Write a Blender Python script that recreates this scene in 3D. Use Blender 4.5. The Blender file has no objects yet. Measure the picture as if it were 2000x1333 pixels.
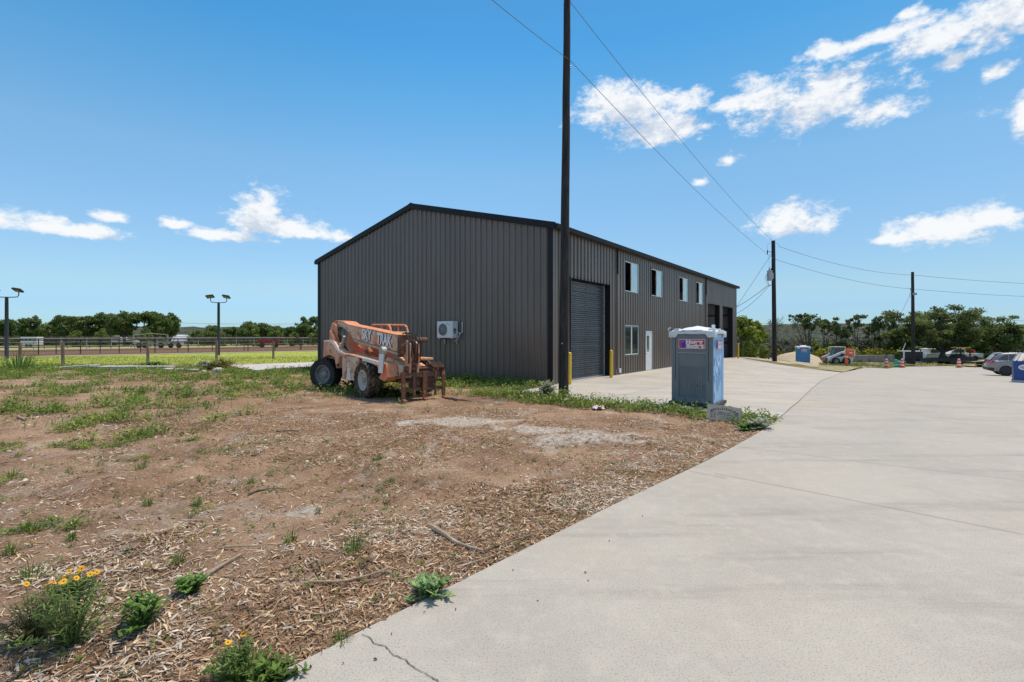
import bpy, bmesh, math, random
import numpy as np
from mathutils import Vector, Matrix, Euler
from mathutils.geometry import delaunay_2d_cdt

random.seed(7); rng = np.random.default_rng(11)
sc = bpy.context.scene
COL = sc.collection
R = math.radians

# ------------------------------------------------------------------ camera, sky, sun, exposure
EYE = 1.9; F = 971.0; HY = 656.0
cam = bpy.data.cameras.new('camera'); camo = bpy.data.objects.new('camera', cam); COL.objects.link(camo)
cam.sensor_width = 36; cam.lens = F / 2000 * 36; cam.shift_y = -(666.5 - HY) / 2000
cam.clip_start = 0.05; cam.clip_end = 9000
camo.location = (0, 0, EYE); camo.rotation_euler = (R(90), 0, 0)
sc.camera = camo
sc.view_settings.view_transform = 'Standard'; sc.view_settings.look = 'None'
sc.view_settings.exposure = 0.42; sc.view_settings.gamma = 1
sc.render.engine = 'CYCLES'
sc.cycles.max_bounces = 6; sc.cycles.diffuse_bounces = 3; sc.cycles.glossy_bounces = 3
sc.cycles.transparent_max_bounces = 6
sc.cycles.use_denoising = True

SUN_AZ = math.atan2(.86, .507)      # from +Y towards +X
SUN_EL = R(70)
world = bpy.data.worlds.new('World'); sc.world = world; world.use_nodes = True
NT = world.node_tree; NT.nodes.clear()


def nmath(nt, op, a, b=None, c=None, clamp=False):
    n = nt.nodes.new('ShaderNodeMath'); n.operation = op; n.use_clamp = clamp
    for i, v in enumerate((a, b, c)):
        if v is None: continue
        if isinstance(v, (int, float)): n.inputs[i].default_value = v
        else: nt.links.new(v, n.inputs[i])
    return n.outputs[0]


def nmix(nt, fac, a, b, mode='MIX'):
    n = nt.nodes.new('ShaderNodeMix'); n.data_type = 'RGBA'; n.blend_type = mode
    for k, v in ((0, fac), (6, a), (7, b)):
        if isinstance(v, (int, float)): n.inputs[k].default_value = v
        elif isinstance(v, (tuple, list)): n.inputs[k].default_value = (*v[:3], 1)
        else: nt.links.new(v, n.inputs[k])
    return n.outputs[2]


def nramp(nt, fac, lo, hi, out0=0.0, out1=1.0):
    n = nt.nodes.new('ShaderNodeMapRange'); n.interpolation_type = 'SMOOTHSTEP'
    for k, v in ((0, fac), (1, lo), (2, hi), (3, out0), (4, out1)):
        if isinstance(v, (int, float)): n.inputs[k].default_value = v
        else: nt.links.new(v, n.inputs[k])
    return n.outputs[0]


def build_sky():
    nt = NT; L = nt.links
    out = nt.nodes.new('ShaderNodeOutputWorld'); bg = nt.nodes.new('ShaderNodeBackground')
    sky = nt.nodes.new('ShaderNodeTexSky'); sky.sky_type = 'NISHITA'; sky.sun_disc = False
    sky.sun_elevation = SUN_EL; sky.sun_rotation = SUN_AZ
    sky.air_density = 1.0; sky.dust_density = 0.6; sky.ozone_density = 2.0; sky.altitude = 300
    tc = nt.nodes.new('ShaderNodeTexCoord')
    sep = nt.nodes.new('ShaderNodeSeparateXYZ'); L.new(tc.outputs['Generated'], sep.inputs[0])
    x, y, z = sep.outputs
    az = nmath(nt, 'ARCTAN2', x, y); el = nmath(nt, 'ARCSINE', z)
    comb = nt.nodes.new('ShaderNodeCombineXYZ'); L.new(x, comb.inputs[0]); L.new(y, comb.inputs[1])
    L.new(nmath(nt, 'MULTIPLY', z, 1.7), comb.inputs[2])
    nz = nt.nodes.new('ShaderNodeTexNoise'); nz.noise_dimensions = '3D'
    L.new(comb.outputs[0], nz.inputs['Vector'])
    nz.inputs['Scale'].default_value = 7; nz.inputs['Detail'].default_value = 10; nz.inputs['Roughness'].default_value = .62
    nz2 = nt.nodes.new('ShaderNodeTexNoise'); L.new(comb.outputs[0], nz2.inputs['Vector'])
    nz2.inputs['Scale'].default_value = 22; nz2.inputs['Detail'].default_value = 8; nz2.inputs['Roughness'].default_value = .62
    nz3 = nt.nodes.new('ShaderNodeTexNoise'); L.new(comb.outputs[0], nz3.inputs['Vector'])
    nz3.inputs['Scale'].default_value = 70; nz3.inputs['Detail'].default_value = 6; nz3.inputs['Roughness'].default_value = .65
    # clouds: (px, py, rx, ry) read as directions, then warped by noise
    CL = [(1235, 215, 120, 42), (1290, 258, 85, 34), (1345, 195, 66, 30, -.22), (1600, 200, 170, 66), (1500, 192, 80, 44), (1715, 222, 85, 34),
          (1440, 205, 62, 22, -.1), (1700, 80, 150, 18), (1845, 74, 130, 34), (1960, 35, 120, 62), (1862, 122, 44, 24, -.05),
          (1615, 103, 75, 18), (1770, 30, 50, 16, -.15), (1945, 145, 42, 22, -.15), (1545, 438, 88, 36), (1850, 455, 150, 34, -.05), (1940, 430, 90, 30, -.1),
          (1740, 470, 70, 14, -.15), (2010, 240, 45, 50), (505, 425, 62, 58), (545, 445, 74, 30), (450, 462, 105, 14), (612, 459, 95, 16),
          (60, 440, 130, 26), (165, 456, 90, 17), (218, 424, 46, 14, -.12), (345, 440, 38, 15, -.1), (1425, 315, 34, 17, -.2), (1370, 355, 34, 14, -.22)]
    E = []
    for c in CL:
        k = (c[0] - 1000) / F; v = (HY - c[1]) / F
        a0 = math.atan(k); e0 = math.atan(v * math.cos(a0))
        ra = c[2] / F * math.cos(a0) ** 2; re = 1.15 * c[3] / F * math.cos(a0)
        E.append((a0, e0, ra, re, c[4] if len(c) > 4 else 0))
    for a in range(30):                       # unseen clouds added all round outside the frame, for neutral fill light
        a0 = R(62) + a * R(8) + random.uniform(-.1, .1); e0 = R(random.uniform(9, 66))
        a0 = (a0 + math.pi) % (2 * math.pi) - math.pi
        E.append((a0, e0, random.uniform(.10, .2) * (1 + e0), random.uniform(.04, .11), 0))
    dn = nmath(nt, 'SUBTRACT', nz.outputs[0], .5); dn2 = nmath(nt, 'SUBTRACT', nz2.outputs[0], .5); dn3 = nmath(nt, 'SUBTRACT', nz3.outputs[0], .5)

    def field(elv):
        best = None
        for a0, e0, ra, re, off in E:
            da = nmath(nt, 'MULTIPLY', nmath(nt, 'SUBTRACT', az, a0), 1 / ra)
            de = nmath(nt, 'MULTIPLY', nmath(nt, 'SUBTRACT', elv, e0), 1 / re)
            de = nmath(nt, 'MAXIMUM', de, nmath(nt, 'MULTIPLY', de, -1.55))      # flatter base than top
            r2 = nmath(nt, 'SQRT', nmath(nt, 'MULTIPLY_ADD', da, da, nmath(nt, 'MULTIPLY', de, de)))
            m = nmath(nt, 'SUBTRACT', 1.10 + off, r2)
            best = m if best is None else nmath(nt, 'MAXIMUM', best, m)
        return best
    m0 = nmath(nt, 'MAXIMUM', field(el), -.9); m1 = field(nmath(nt, 'ADD', el, .035))
    tex = nmath(nt, 'MULTIPLY_ADD', dn, 1.5, nmath(nt, 'MULTIPLY_ADD', dn2, 2.2, nmath(nt, 'MULTIPLY', dn3, .9)))
    dens = nmath(nt, 'ADD', m0, tex)
    mask = nramp(nt, dens, .0, .78)
    wisp = nramp(nt, dens, -.1, .5, 0, .35)
    mask = nmath(nt, 'MAXIMUM', mask, nmath(nt, 'MULTIPLY', wisp, mask))
    lit = nmath(nt, 'ADD', nmath(nt, 'MULTIPLY', m1, -.9), nmath(nt, 'MULTIPLY_ADD', dn2, 2.6, nmath(nt, 'MULTIPLY', dn3, 1.6)))
    lit = nmath(nt, 'ADD', lit, nmath(nt, 'MULTIPLY', dn, -1.2))
    litf = nramp(nt, lit, -.95, .05)
    ccol = nmix(nt, litf, (4.5, 5.1, 6.0), (7.2, 7.3, 7.4))
    # photograph's saturated blue: tint of the physical sky
    cr = nt.nodes.new('ShaderNodeValToRGB'); L.new(nmath(nt, 'MULTIPLY', el, 1 / R(40), clamp=True), cr.inputs[0])
    stops = [(0.0, (.62, .96, 1.36)), (.072, (.65, .91, 1.24)), (.125, (.83, 1.0, 1.10)), (.30, (.93, 1.17, 1.22)), (.45, (.94, 1.30, 1.31)), (.62, (.64, 1.27, 1.38)), (.755, (.43, 1.18, 1.40)), (1.0, (.44, 1.0, 1.22))]
    e_ = cr.color_ramp.elements; e_[0].position = stops[0][0]; e_[1].position = stops[-1][0]
    for p_, c_ in stops[1:-1]: e_.new(p_)
    for q_, (p_, c_) in zip(sorted(e_, key=lambda k: k.position), stops): q_.color = (*[v / 1.5 for v in c_], 1)
    tint = nmix(nt, 1.0, cr.outputs[0], (1.5, 1.5, 1.5), 'MULTIPLY')
    skyc = nmix(nt, 1.0, sky.outputs[0], tint, 'MULTIPLY')
    dsun = nmath(nt, 'ADD', nmath(nt, 'MULTIPLY', x, math.sin(SUN_AZ)), nmath(nt, 'MULTIPLY', y, math.cos(SUN_AZ)))
    even = nramp(nt, dsun, .2, 1.0, 1.0, .80)          # evens out the clear sky on the sun's side, as in the photograph
    cmb = nt.nodes.new('ShaderNodeCombineColor'); [L.new(even, cmb.inputs[i]) for i in range(3)]
    skyc = nmix(nt, 1.0, skyc, cmb.outputs[0], 'MULTIPLY')
    low = nramp(nt, el, R(2), R(9), .35, 1)
    mask = nmath(nt, 'MULTIPLY', mask, .96)
    col = nmix(nt, nmath(nt, 'MULTIPLY', mask, low), skyc, ccol)
    L.new(col, bg.inputs[0]); bg.inputs[1].default_value = 0.1
    L.new(bg.outputs[0], out.inputs[0])


SKY_LO = (1.0, 1.0, 1.0); SKY_HI = (1.0, 1.0, 1.0)
build_sky()
world.cycles.sampling_method = 'MANUAL'; world.cycles.sample_map_resolution = 1024

sun = bpy.data.lights.new('sun', 'SUN'); suno = bpy.data.objects.new('sun', sun); COL.objects.link(suno)
sun.energy = 3.3; sun.angle = R(9.0); sun.color = (1, .86, .69)
sd = Vector((math.sin(SUN_AZ) * math.cos(SUN_EL), math.cos(SUN_AZ) * math.cos(SUN_EL), math.sin(SUN_EL)))
suno.rotation_euler = sd.to_track_quat('Z', 'Y').to_euler()

# ------------------------------------------------------------------ helpers


def put(o, parent=None, **kw):
    COL.objects.link(o)
    if parent is not None: o.parent = parent
    for k, v in kw.items():
        if v is not None: o[k] = v
    return o


def thing(name, label, cat, loc=(0, 0, 0), rz=0.0, group=None):
    o = bpy.data.objects.new(name, None); o.empty_display_size = .2
    o.location = loc; o.rotation_euler = (0, 0, rz)
    return put(o, None, label=label, category=cat, group=group)


def tag(o, label=None, category=None, group=None, kind=None):
    for k, v in (('label', label), ('category', category), ('group', group), ('kind', kind)):
        if v is not None: o[k] = v
    return o


def copy_tree(o, parent=None):
    c = o.copy(); COL.objects.link(c)
    if parent is not None: c.parent = parent
    for ch in list(o.children): copy_tree(ch, c)
    return c


class MB:
    def __init__(s): s.v = []; s.f = []; s.m = []; s.mi = 0; s.M = None

    def add(s, vs, fs):
        b = len(s.v)
        if s.M is not None: vs = [s.M @ Vector(p) for p in vs]
        s.v += [tuple(p) for p in vs]; s.f += [[b + i for i in f] for f in fs]; s.m += [s.mi] * len(fs)
        return s

    def box(s, x0, x1, y0, y1, z0, z1):
        v = [(x, y, z) for z in (z0, z1) for y in (y0, y1) for x in (x0, x1)]
        return s.add(v, [(0, 2, 3, 1), (4, 5, 7, 6), (0, 1, 5, 4), (2, 6, 7, 3), (0, 4, 6, 2), (1, 3, 7, 5)])

    def prism(s, poly, a, b, axis='y'):
        # poly in the plane across the axis: y -> (x,z), x -> (y,z), z -> (x,y)
        def P(u, w, t): return {'y': (u, t, w), 'x': (t, u, w), 'z': (u, w, t)}[axis]
        n = len(poly)
        v = [P(u, w, a) for u, w in poly] + [P(u, w, b) for u, w in poly]
        f = [tuple(range(n)), tuple(range(2 * n - 1, n - 1, -1))] + [(i, n + i, n + (i + 1) % n, (i + 1) % n) for i in range(n)]
        return s.add(v, f)

    def tube(s, pts, r, n=8, caps=True):
        pts = [Vector(p) for p in pts]; N = len(pts)
        rs = r if isinstance(r, (list, tuple)) else [r] * N
        vs = []; ref = None
        for i, p in enumerate(pts):
            t = (pts[min(i + 1, N - 1)] - pts[max(i - 1, 0)]).normalized()
            if ref is None: ref = t.orthogonal().normalized()
            u = (ref - t * ref.dot(t))
            u = t.orthogonal().normalized() if u.length < 1e-5 else u.normalized()
            ref = u; w = t.cross(u)
            for k in range(n):
                a = 2 * math.pi * k / n
                vs.append(p + (u * math.cos(a) + w * math.sin(a)) * rs[i])
        fs = [(i * n + k, i * n + (k + 1) % n, (i + 1) * n + (k + 1) % n, (i + 1) * n + k) for i in range(N - 1) for k in range(n)]
        if caps: fs += [tuple(range(n - 1, -1, -1)), tuple(range((N - 1) * n, N * n))]
        return s.add(vs, fs)

    def lathe(s, prof, c=(0, 0, 0), axis='z', n=20):
        # prof: (radius, height)
        vs = []
        for r, h in prof:
            for k in range(n):
                a = 2 * math.pi * k / n; p, q = r * math.cos(a), r * math.sin(a)
                d = {'z': (p, q, h), 'y': (p, h, q), 'x': (h, p, q)}[axis]
                vs.append((c[0] + d[0], c[1] + d[1], c[2] + d[2]))
        N = len(prof)
        fs = [(i * n + k, i * n + (k + 1) % n, (i + 1) * n + (k + 1) % n, (i + 1) * n + k) for i in range(N - 1) for k in range(n)]
        fs += [tuple(range(n - 1, -1, -1)), tuple(range((N - 1) * n, N * n))]
        return s.add(vs, fs)

    def mesh(s, name, bevel=0, seg=2, smooth=False, fix=True):
        me = bpy.data.meshes.new(name); me.from_pydata(s.v, [], s.f)
        for p, i in zip(me.polygons, s.m): p.material_index = i
        if bevel or fix:
            bm = bmesh.new(); bm.from_mesh(me)
            if fix: bmesh.ops.recalc_face_normals(bm, faces=bm.faces)
            if bevel:
                ed = [e for e in bm.edges if len(e.link_faces) == 2 and e.calc_face_angle(0) > .5]
                bmesh.ops.bevel(bm, geom=ed, offset=bevel, segments=seg, profile=.5, affect='EDGES', clamp_overlap=True)
            bm.to_mesh(me); bm.free()
        if smooth:
            for p in me.polygons: p.use_smooth = True
            if hasattr(me, 'set_sharp_from_angle'): me.set_sharp_from_angle(angle=R(38))
        return me

    def build(s, name, mat, parent=None, bevel=0, smooth=False, **kw):
        me = s.mesh(name, bevel, smooth=smooth)
        for m in (mat if isinstance(mat, (list, tuple)) else [mat]): me.materials.append(m)
        return put(bpy.data.objects.new(name, me), parent, **kw)


def quads_mesh(name, V, nper, faces, mat, cols=None, smooth=False):
    """V (N,nper,3); faces list of quads inside one item"""
    N = V.shape[0]; me = bpy.data.meshes.new(name)
    V = V.reshape(-1, 3).astype(np.float32)
    fa = np.array(faces, dtype=np.int64)
    idx = (np.arange(N)[:, None, None] * nper + fa[None]).reshape(-1, 4)
    nf = len(idx)
    me.vertices.add(len(V)); me.vertices.foreach_set('co', V.ravel())
    me.loops.add(nf * 4); me.loops.foreach_set('vertex_index', idx.ravel().astype(np.int32))
    me.polygons.add(nf); me.polygons.foreach_set('loop_start', np.arange(0, nf * 4, 4, dtype=np.int32))
    if cols is not None:
        at = me.color_attributes.new('Col', 'FLOAT_COLOR', 'POINT')
        c = np.ones((N, nper, 4), np.float32); c[:, :, :3] = cols[:, None, :]
        at.data.foreach_set('color', c.ravel())
    me.update(calc_edges=True)
    if smooth: me.polygons.foreach_set('use_smooth', np.ones(nf, bool))
    me.materials.append(mat)
    return me


# ---- numpy value noise
_T = rng.random((256, 256))


def vnoise(x, y):
    xi = np.floor(x).astype(int); yi = np.floor(y).astype(int); fx = x - xi; fy = y - yi
    fx = fx * fx * (3 - 2 * fx); fy = fy * fy * (3 - 2 * fy)
    a = _T[xi & 255, yi & 255]; b = _T[(xi + 1) & 255, yi & 255]; c = _T[xi & 255, (yi + 1) & 255]; d = _T[(xi + 1) & 255, (yi + 1) & 255]
    return (a * (1 - fx) + b * fx) * (1 - fy) + (c * (1 - fx) + d * fx) * fy


def fbm(x, y, o=4, g=.5):
    x = np.asarray(x, float); y = np.asarray(y, float); s = 0; a = 1; t = 0
    for i in range(o):
        s = s + a * vnoise(x * 2 ** i + 17.3 * i, y * 2 ** i + 5.1 * i); t += a; a *= g
    return s / t


def ss(t): t = np.clip(t, 0, 1); return t * t * (3 - 2 * t)


# ---- frame of the steel building: s runs along its long front, d out from the front wall
CX, CY = 1.55, 19.3
SX, SY = .5955, .8033


def sd_of(x, y): rx = x - CX; ry = y - CY; return rx * SX + ry * SY, rx * SY - ry * SX


def xy_of(s, d): return CX + SX * s + SY * d, CY + SY * s - SX * d


def zt(x, y):
    x = np.asarray(x, float); y = np.asarray(y, float)
    s, d = sd_of(x, y)
    A = 1 - np.exp(-(np.maximum(d, 0) / 5.5) ** 1.3)
    AB = A * np.clip(.03 * np.maximum(s + 2, 0), 0, 1.45)
    C = (1.5 * ss((s - 30.2) / 17) + .006 * np.clip(s - 48, 0, 60)) * ss((d + 34) / 18)
    z = -np.maximum(AB, C)
    r = np.hypot(x, y)
    z = z - 24 * ss((r - 130) / 260)
    rid = .62 + .5 * fbm(x / 700 + 9, y / 700 + 3, 3) + .12 * (fbm(x / 90, y / 90, 3) - .5)
    z = z + 76 * ss((r - 650) / 2000) * rid * (1 + .12 * (x / (r + 1)))
    return z


def gz(x, y): return float(zt(x, y))


def unproj(px, py):
    k = (px - 1000) / F; v = (HY - py) / F; Y = 1.0
    lo, hi = 1.0, None
    while Y < 400:
        if EYE + v * Y <= gz(k * Y, Y): hi = Y; break
        lo = Y; Y += .5
    for _ in range(30):
        m = (lo + hi) / 2
        if EYE + v * m <= gz(k * m, m): hi = m
        else: lo = m
    return k * hi, hi


def at(px, Y):            # ground point seen in column px at depth Y
    x = (px - 1000) / F * Y
    return x, Y, gz(x, Y)


# ------------------------------------------------------------------ materials
MATS = {}


def mat(name, c1, c2=None, scale=3.0, rough=.8, metal=0.0, bump=0.0, bscale=None, stretch=(1, 1, 1), c3=None, s3=1.2, t3=(.55, .65), spec=.5,
        detail=6, lo=.35, hi=.65, coords='Object', rrough=0.0, c4=None, s4=8.0, t4=(.6, .68), vcol=False, translucent=0.0, bdist=.01):
    m = bpy.data.materials.new(name); m.use_nodes = True; nt = m.node_tree; L = nt.links
    b = nt.nodes['Principled BSDF']; MATS[name] = m
    b.inputs['Roughness'].default_value = rough; b.inputs['Metallic'].default_value = metal
    b.inputs['Specular IOR Level'].default_value = spec
    tc = nt.nodes.new('ShaderNodeTexCoord'); mp = nt.nodes.new('ShaderNodeMapping')
    L.new(tc.outputs[coords], mp.inputs[0]); mp.inputs['Scale'].default_value = stretch

    def noise(sc_, det=detail, rg=.6):
        n = nt.nodes.new('ShaderNodeTexNoise'); L.new(mp.outputs[0], n.inputs['Vector'])
        n.inputs['Scale'].default_value = sc_; n.inputs['Detail'].default_value = det; n.inputs['Roughness'].default_value = rg
        return n.outputs[0]
    if vcol:
        a = nt.nodes.new('ShaderNodeVertexColor'); a.layer_name = 'Col'; col = a.outputs[0]
        if c2 is not None: col = nmix(nt, nramp(nt, noise(scale), lo, hi), nmix(nt, 1, col, c1, 'MULTIPLY'), nmix(nt, 1, col, c2, 'MULTIPLY'))
    elif c2 is None:
        rgb = nt.nodes.new('ShaderNodeRGB'); rgb.outputs[0].default_value = (*c1, 1); col = rgb.outputs[0]
    else:
        col = nmix(nt, nramp(nt, noise(scale), lo, hi), c1, c2)
    if c3 is not None: col = nmix(nt, nramp(nt, noise(s3), *t3), col, c3)
    if c4 is not None: col = nmix(nt, nramp(nt, noise(s4), *t4), col, c4)
    L.new(col, b.inputs['Base Color'])
    if rrough: L.new(nramp(nt, noise(scale * 1.7), .3, .7, rough - rrough, rough + rrough), b.inputs['Roughness'])
    if bump:
        bp = nt.nodes.new('ShaderNodeBump'); bp.inputs['Strength'].default_value = bump; bp.inputs['Distance'].default_value = bdist
        L.new(noise(bscale or scale * 6), bp.inputs['Height']); L.new(bp.outputs[0], b.inputs['Normal'])
    if translucent:
        tr = nt.nodes.new('ShaderNodeBsdfTranslucent'); L.new(col, tr.inputs[0])
        mx = nt.nodes.new('ShaderNodeMixShader'); mx.inputs[0].default_value = translucent
        L.new(b.outputs[0], mx.inputs[1]); L.new(tr.outputs[0], mx.inputs[2])
        L.new(mx.outputs[0], nt.nodes['Material Output'].inputs[0])
    return m


M_wall = mat('brown_steel', (.158, .122, .098), (.180, .141, .115), 1.2, .33, .1, .04, 30, stretch=(1, 1, .25), spec=.6, c3=(.20, .16, .135), s3=.5, t3=(.55, .8))
_nt = M_wall.node_tree; _b = _nt.nodes['Principled BSDF']; _oi = _nt.nodes.new('ShaderNodeObjectInfo')
_src = _b.inputs['Base Color'].links[0].from_socket
_v = nramp(_nt, _oi.outputs['Random'], 0, 1, .965, 1.03); _c = _nt.nodes.new('ShaderNodeCombineColor'); [_nt.links.new(_v, _c.inputs[i]) for i in range(3)]
_nt.links.new(nmix(_nt, 1.0, _src, _c.outputs[0], 'MULTIPLY'), _b.inputs['Base Color'])
M_trim = mat('black_trim', (.010, .010, .011), (.016, .016, .017), 4, .5, spec=.25)
M_roof = mat('roof_steel', (.05, .05, .053), (.06, .06, .064), 2, .45)
M_door = mat('roller_door_steel', (.10, .105, .112), (.15, .155, .162), 2, .27, .45, .1, 6, stretch=(1, 1, 4), c3=(.13, .115, .095), s3=1.1, t3=(.6, .8))
M_galv = mat('galvanised', (.42, .43, .44), (.5, .5, .5), 8, .45, .5)
M_white = mat('white_paint', (.78, .78, .76), (.7, .7, .68), 3, .45)
M_wtrim = mat('window_trim', (.075, .08, .09), (.1, .1, .11), 5, .4)
M_vinyl = mat('white_vinyl', (.8, .8, .78), None, rough=.4)
M_glass = mat('window_glass', (.56, .64, .61), (.5, .58, .57), 1.5, .04, .75, .03, 1.1)
M_glass_refl = mat('reflection_tinted_glass', (.12, .15, .14), (.10, .13, .12), 1.5, .04, .75, .03, 1.1)  # lower window: dark reflection of trees put into the glass colour
M_inside = mat('inside_sheet', (.40, .40, .39), (.33, .33, .33), 2, .6, c3=(.2, .2, .2), s3=.9, t3=(.6, .8))
M_girt = mat('red_oxide_steel', (.09, .05, .045), None, rough=.6)
M_yellow = mat('yellow_paint', (.80, .50, .02), (.74, .44, .02), 5, .42)
M_conc_floor = mat('floor_concrete', (.4, .38, .36), (.33, .31, .3), 2, .8)


def concrete(name, c1, c2, streak, rough=.85):
    m = bpy.data.materials.new(name); m.use_nodes = True; nt = m.node_tree; L = nt.links; b = nt.nodes['Principled BSDF']
    b.inputs['Roughness'].default_value = rough; b.inputs['Specular IOR Level'].default_value = .35
    tc = nt.nodes.new('ShaderNodeTexCoord')

    def noise(sc_, st=(1, 1, 1), det=6, rg=.6, rot=0):
        mp = nt.nodes.new('ShaderNodeMapping'); mp.inputs['Scale'].default_value = st; mp.inputs['Rotation'].default_value = (0, 0, rot)
        L.new(tc.outputs['Object'], mp.inputs[0]); n = nt.nodes.new('ShaderNodeTexNoise'); L.new(mp.outputs[0], n.inputs['Vector'])
        n.inputs['Scale'].default_value = sc_; n.inputs['Detail'].default_value = det; n.inputs['Roughness'].default_value = rg
        return n.outputs[0]
    col = nmix(nt, nramp(nt, noise(.55, det=9, rg=.68), .38, .62), c1, c2)
    col = nmix(nt, nramp(nt, noise(.16, det=3), .45, .7, 0, .5), col, (c1[0] * 1.06, c1[1] * 1.0, c1[2] * .9))
    col = nmix(nt, nramp(nt, noise(1.0, (.22, 2.4, 1), 5, .65, rot=streak), .5, .68, 0, .42), col, tuple(.62 * v for v in c2))
    col = nmix(nt, nramp(nt, noise(1.6, (.3, 3, 1), 5, .65, rot=streak), .6, .8, 0, .5), col, tuple(min(.8, 1.2 * v) for v in c1))
    col = nmix(nt, nramp(nt, noise(85, det=3, rg=.7), .50, .66, 0, .7), col, (.20, .175, .15))
    col = nmix(nt, nramp(nt, noise(5, det=8, rg=.75), .48, .66, 0, .28), col, (.52, .48, .41))
    col = nmix(nt, nramp(nt, noise(2.2, det=8, rg=.75), .64, .72, 0, .35), col, (.30, .24, .19))
    L.new(col, b.inputs['Base Color'])
    bp = nt.nodes.new('ShaderNodeBump'); bp.inputs['Strength'].default_value = .35; bp.inputs['Distance'].default_value = .004
    h = nmath(nt, 'ADD', noise(160, (1, .25, 1), 3, .5, rot=streak), nmath(nt, 'MULTIPLY', noise(9), 1.3))
    L.new(h, bp.inputs['Height']); L.new(bp.outputs[0], b.inputs['Normal'])
    return m


M_road = concrete('road_concrete', (.425, .395, .345), (.375, .35, .308), R(-10))
M_apron = concrete('apron_concrete', (.48, .45, .40), (.40, .375, .335), R(25))
M_slab = concrete('pale_concrete', (.56, .52, .48), (.5, .47, .44), R(10))
M_crack = mat('crack', (.12, .1, .085), None, rough=.95)

# ------------------------------------------------------------------ outlines on the ground
edge_px = [(510, 1333), (700, 1235), (1000, 1085), (1200, 985), (1350, 915), (1420, 880), (1470, 852), (1500, 834), (1520, 818)]
joint_px = [(1535, 806), (1560, 785), (1582, 763), (1603, 745), (1645, 728)]
far_px = [(1690, 719), (1760, 716.5), (1850, 715.5), (1935, 717)]
EDGE = [unproj(*p) for p in edge_px]; JOINT = [unproj(*p) for p in joint_px]; FARE = [unproj(*p) for p in far_px]
road_poly = [(-14, -11), (-4.4, -.6)] + EDGE + JOINT + FARE + [(70, 48), (95, 30), (95, -30), (-14, -30)]
ap0 = xy_of(-3.3, .2); ap1 = xy_of(-.05, .2); ap2 = xy_of(-.05, .035); ap3 = xy_of(30.75, .035)
apron_poly = [ap0, EDGE[-1]] + JOINT + [ap3, ap2, ap1]
slab_poly = [(-17.7, 30.7), (-15.5, 33), (-9.5, 38), xy_of(6, -15.95), xy_of(.0, -15.95), xy_of(-1.2, -15.6), (-13.6, 26.4)]
back_poly = [(22.6, 47.8), (26, 49), (31, 60), (44, 84), (36, 88), (24.5, 62)]


def resample(poly, step, closed=True):
    out = []
    n = len(poly)
    for i in range(n if closed else n - 1):
        a = poly[i]; b = poly[(i + 1) % n]; L_ = math.dist(a, b); k = max(1, int(L_ / step))
        for j in range(k): out.append((a[0] + (b[0] - a[0]) * j / k, a[1] + (b[1] - a[1]) * j / k))
    if not closed: out.append(poly[-1])
    return out


def inside(poly, X, Y):
    X = np.asarray(X, float); Y = np.asarray(Y, float); r = np.zeros(X.shape, bool); n = len(poly)
    for i in range(n):
        x0, y0 = poly[i]; x1, y1 = poly[(i + 1) % n]
        c = ((y0 > Y) != (y1 > Y)) & (X < (x1 - x0) * (Y - y0) / ((y1 - y0) + 1e-12) + x0); r ^= c
    return r


def dist_poly(poly, X, Y, closed=True):
    D = np.full(np.shape(X), 1e9); n = len(poly)
    for i in range(n if closed else n - 1):
        x0, y0 = poly[i]; x1, y1 = poly[(i + 1) % n]; dx, dy = x1 - x0, y1 - y0
        t = np.clip(((X - x0) * dx + (Y - y0) * dy) / (dx * dx + dy * dy + 1e-12), 0, 1)
        D = np.minimum(D, np.hypot(X - x0 - t * dx, Y - y0 - t * dy))
    return D


def sheet(name, poly, step, mat_, dz=0.0, thick=.2, edge=.5, zf=zt, jit=0.0, **kw):
    b = resample(poly, edge)
    if jit: b = [(x + random.uniform(-jit, jit), y + random.uniform(-jit, jit)) for x, y in b]
    xs = [p[0] for p in b]; ys = [p[1] for p in b]
    gx = np.arange(min(xs), max(xs), step); gy = np.arange(min(ys), max(ys), step)
    GX, GY = np.meshgrid(gx, gy); GX = GX.ravel(); GY = GY.ravel()
    ok = inside(b, GX, GY) & (dist_poly(b, GX, GY) > step * .35)
    pts = [Vector(p) for p in b] + [Vector((x, y)) for x, y in zip(GX[ok], GY[ok])]
    n = len(b); r = delaunay_2d_cdt(pts, [(i, (i + 1) % n) for i in range(n)], [], 1, 1e-5)
    P = r[0]; z = zf(np.array([p.x for p in P]), np.array([p.y for p in P])) + dz
    m = MB(); m.v = [(p.x, p.y, float(h)) for p, h in zip(P, z)]; m.f = [list(f) for f in r[2]]; m.m = [0] * len(m.f)
    if thick:
        cnt = {}
        for f in m.f:
            for i in range(len(f)):
                e = (f[i], f[(i + 1) % len(f)]); cnt[e] = 1
        be = [e for e in cnt if (e[1], e[0]) not in cnt]; low = {}
        for e in be:
            for i in e:
                if i not in low: low[i] = len(m.v); p = m.v[i]; m.v.append((p[0], p[1], p[2] - thick))
        for a, c in be: m.f.append([c, a, low[a], low[c]]); m.m.append(0)
    me = bpy.data.meshes.new(name); me.from_pydata(m.v, [], m.f); me.update()
    up = sum(p.normal.z * p.area for p in me.polygons)
    if up < 0: me.flip_normals()
    me.materials.append(mat_)
    return put(bpy.data.objects.new(name, me), None, **kw)


# ------------------------------------------------------------------ the ground itself
def lines(a, b, fine, lim, g=1.045, mx=40):
    c = list(np.arange(a, b, fine)); s = fine; p = c[-1]
    while p < lim: s = min(s * g, mx); p += s; c.append(p)
    s = fine; p = c[0]; q = []
    while p > -lim: s = min(s * g, mx); p -= s; q.append(p)
    return np.array(q[::-1] + c)


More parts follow.
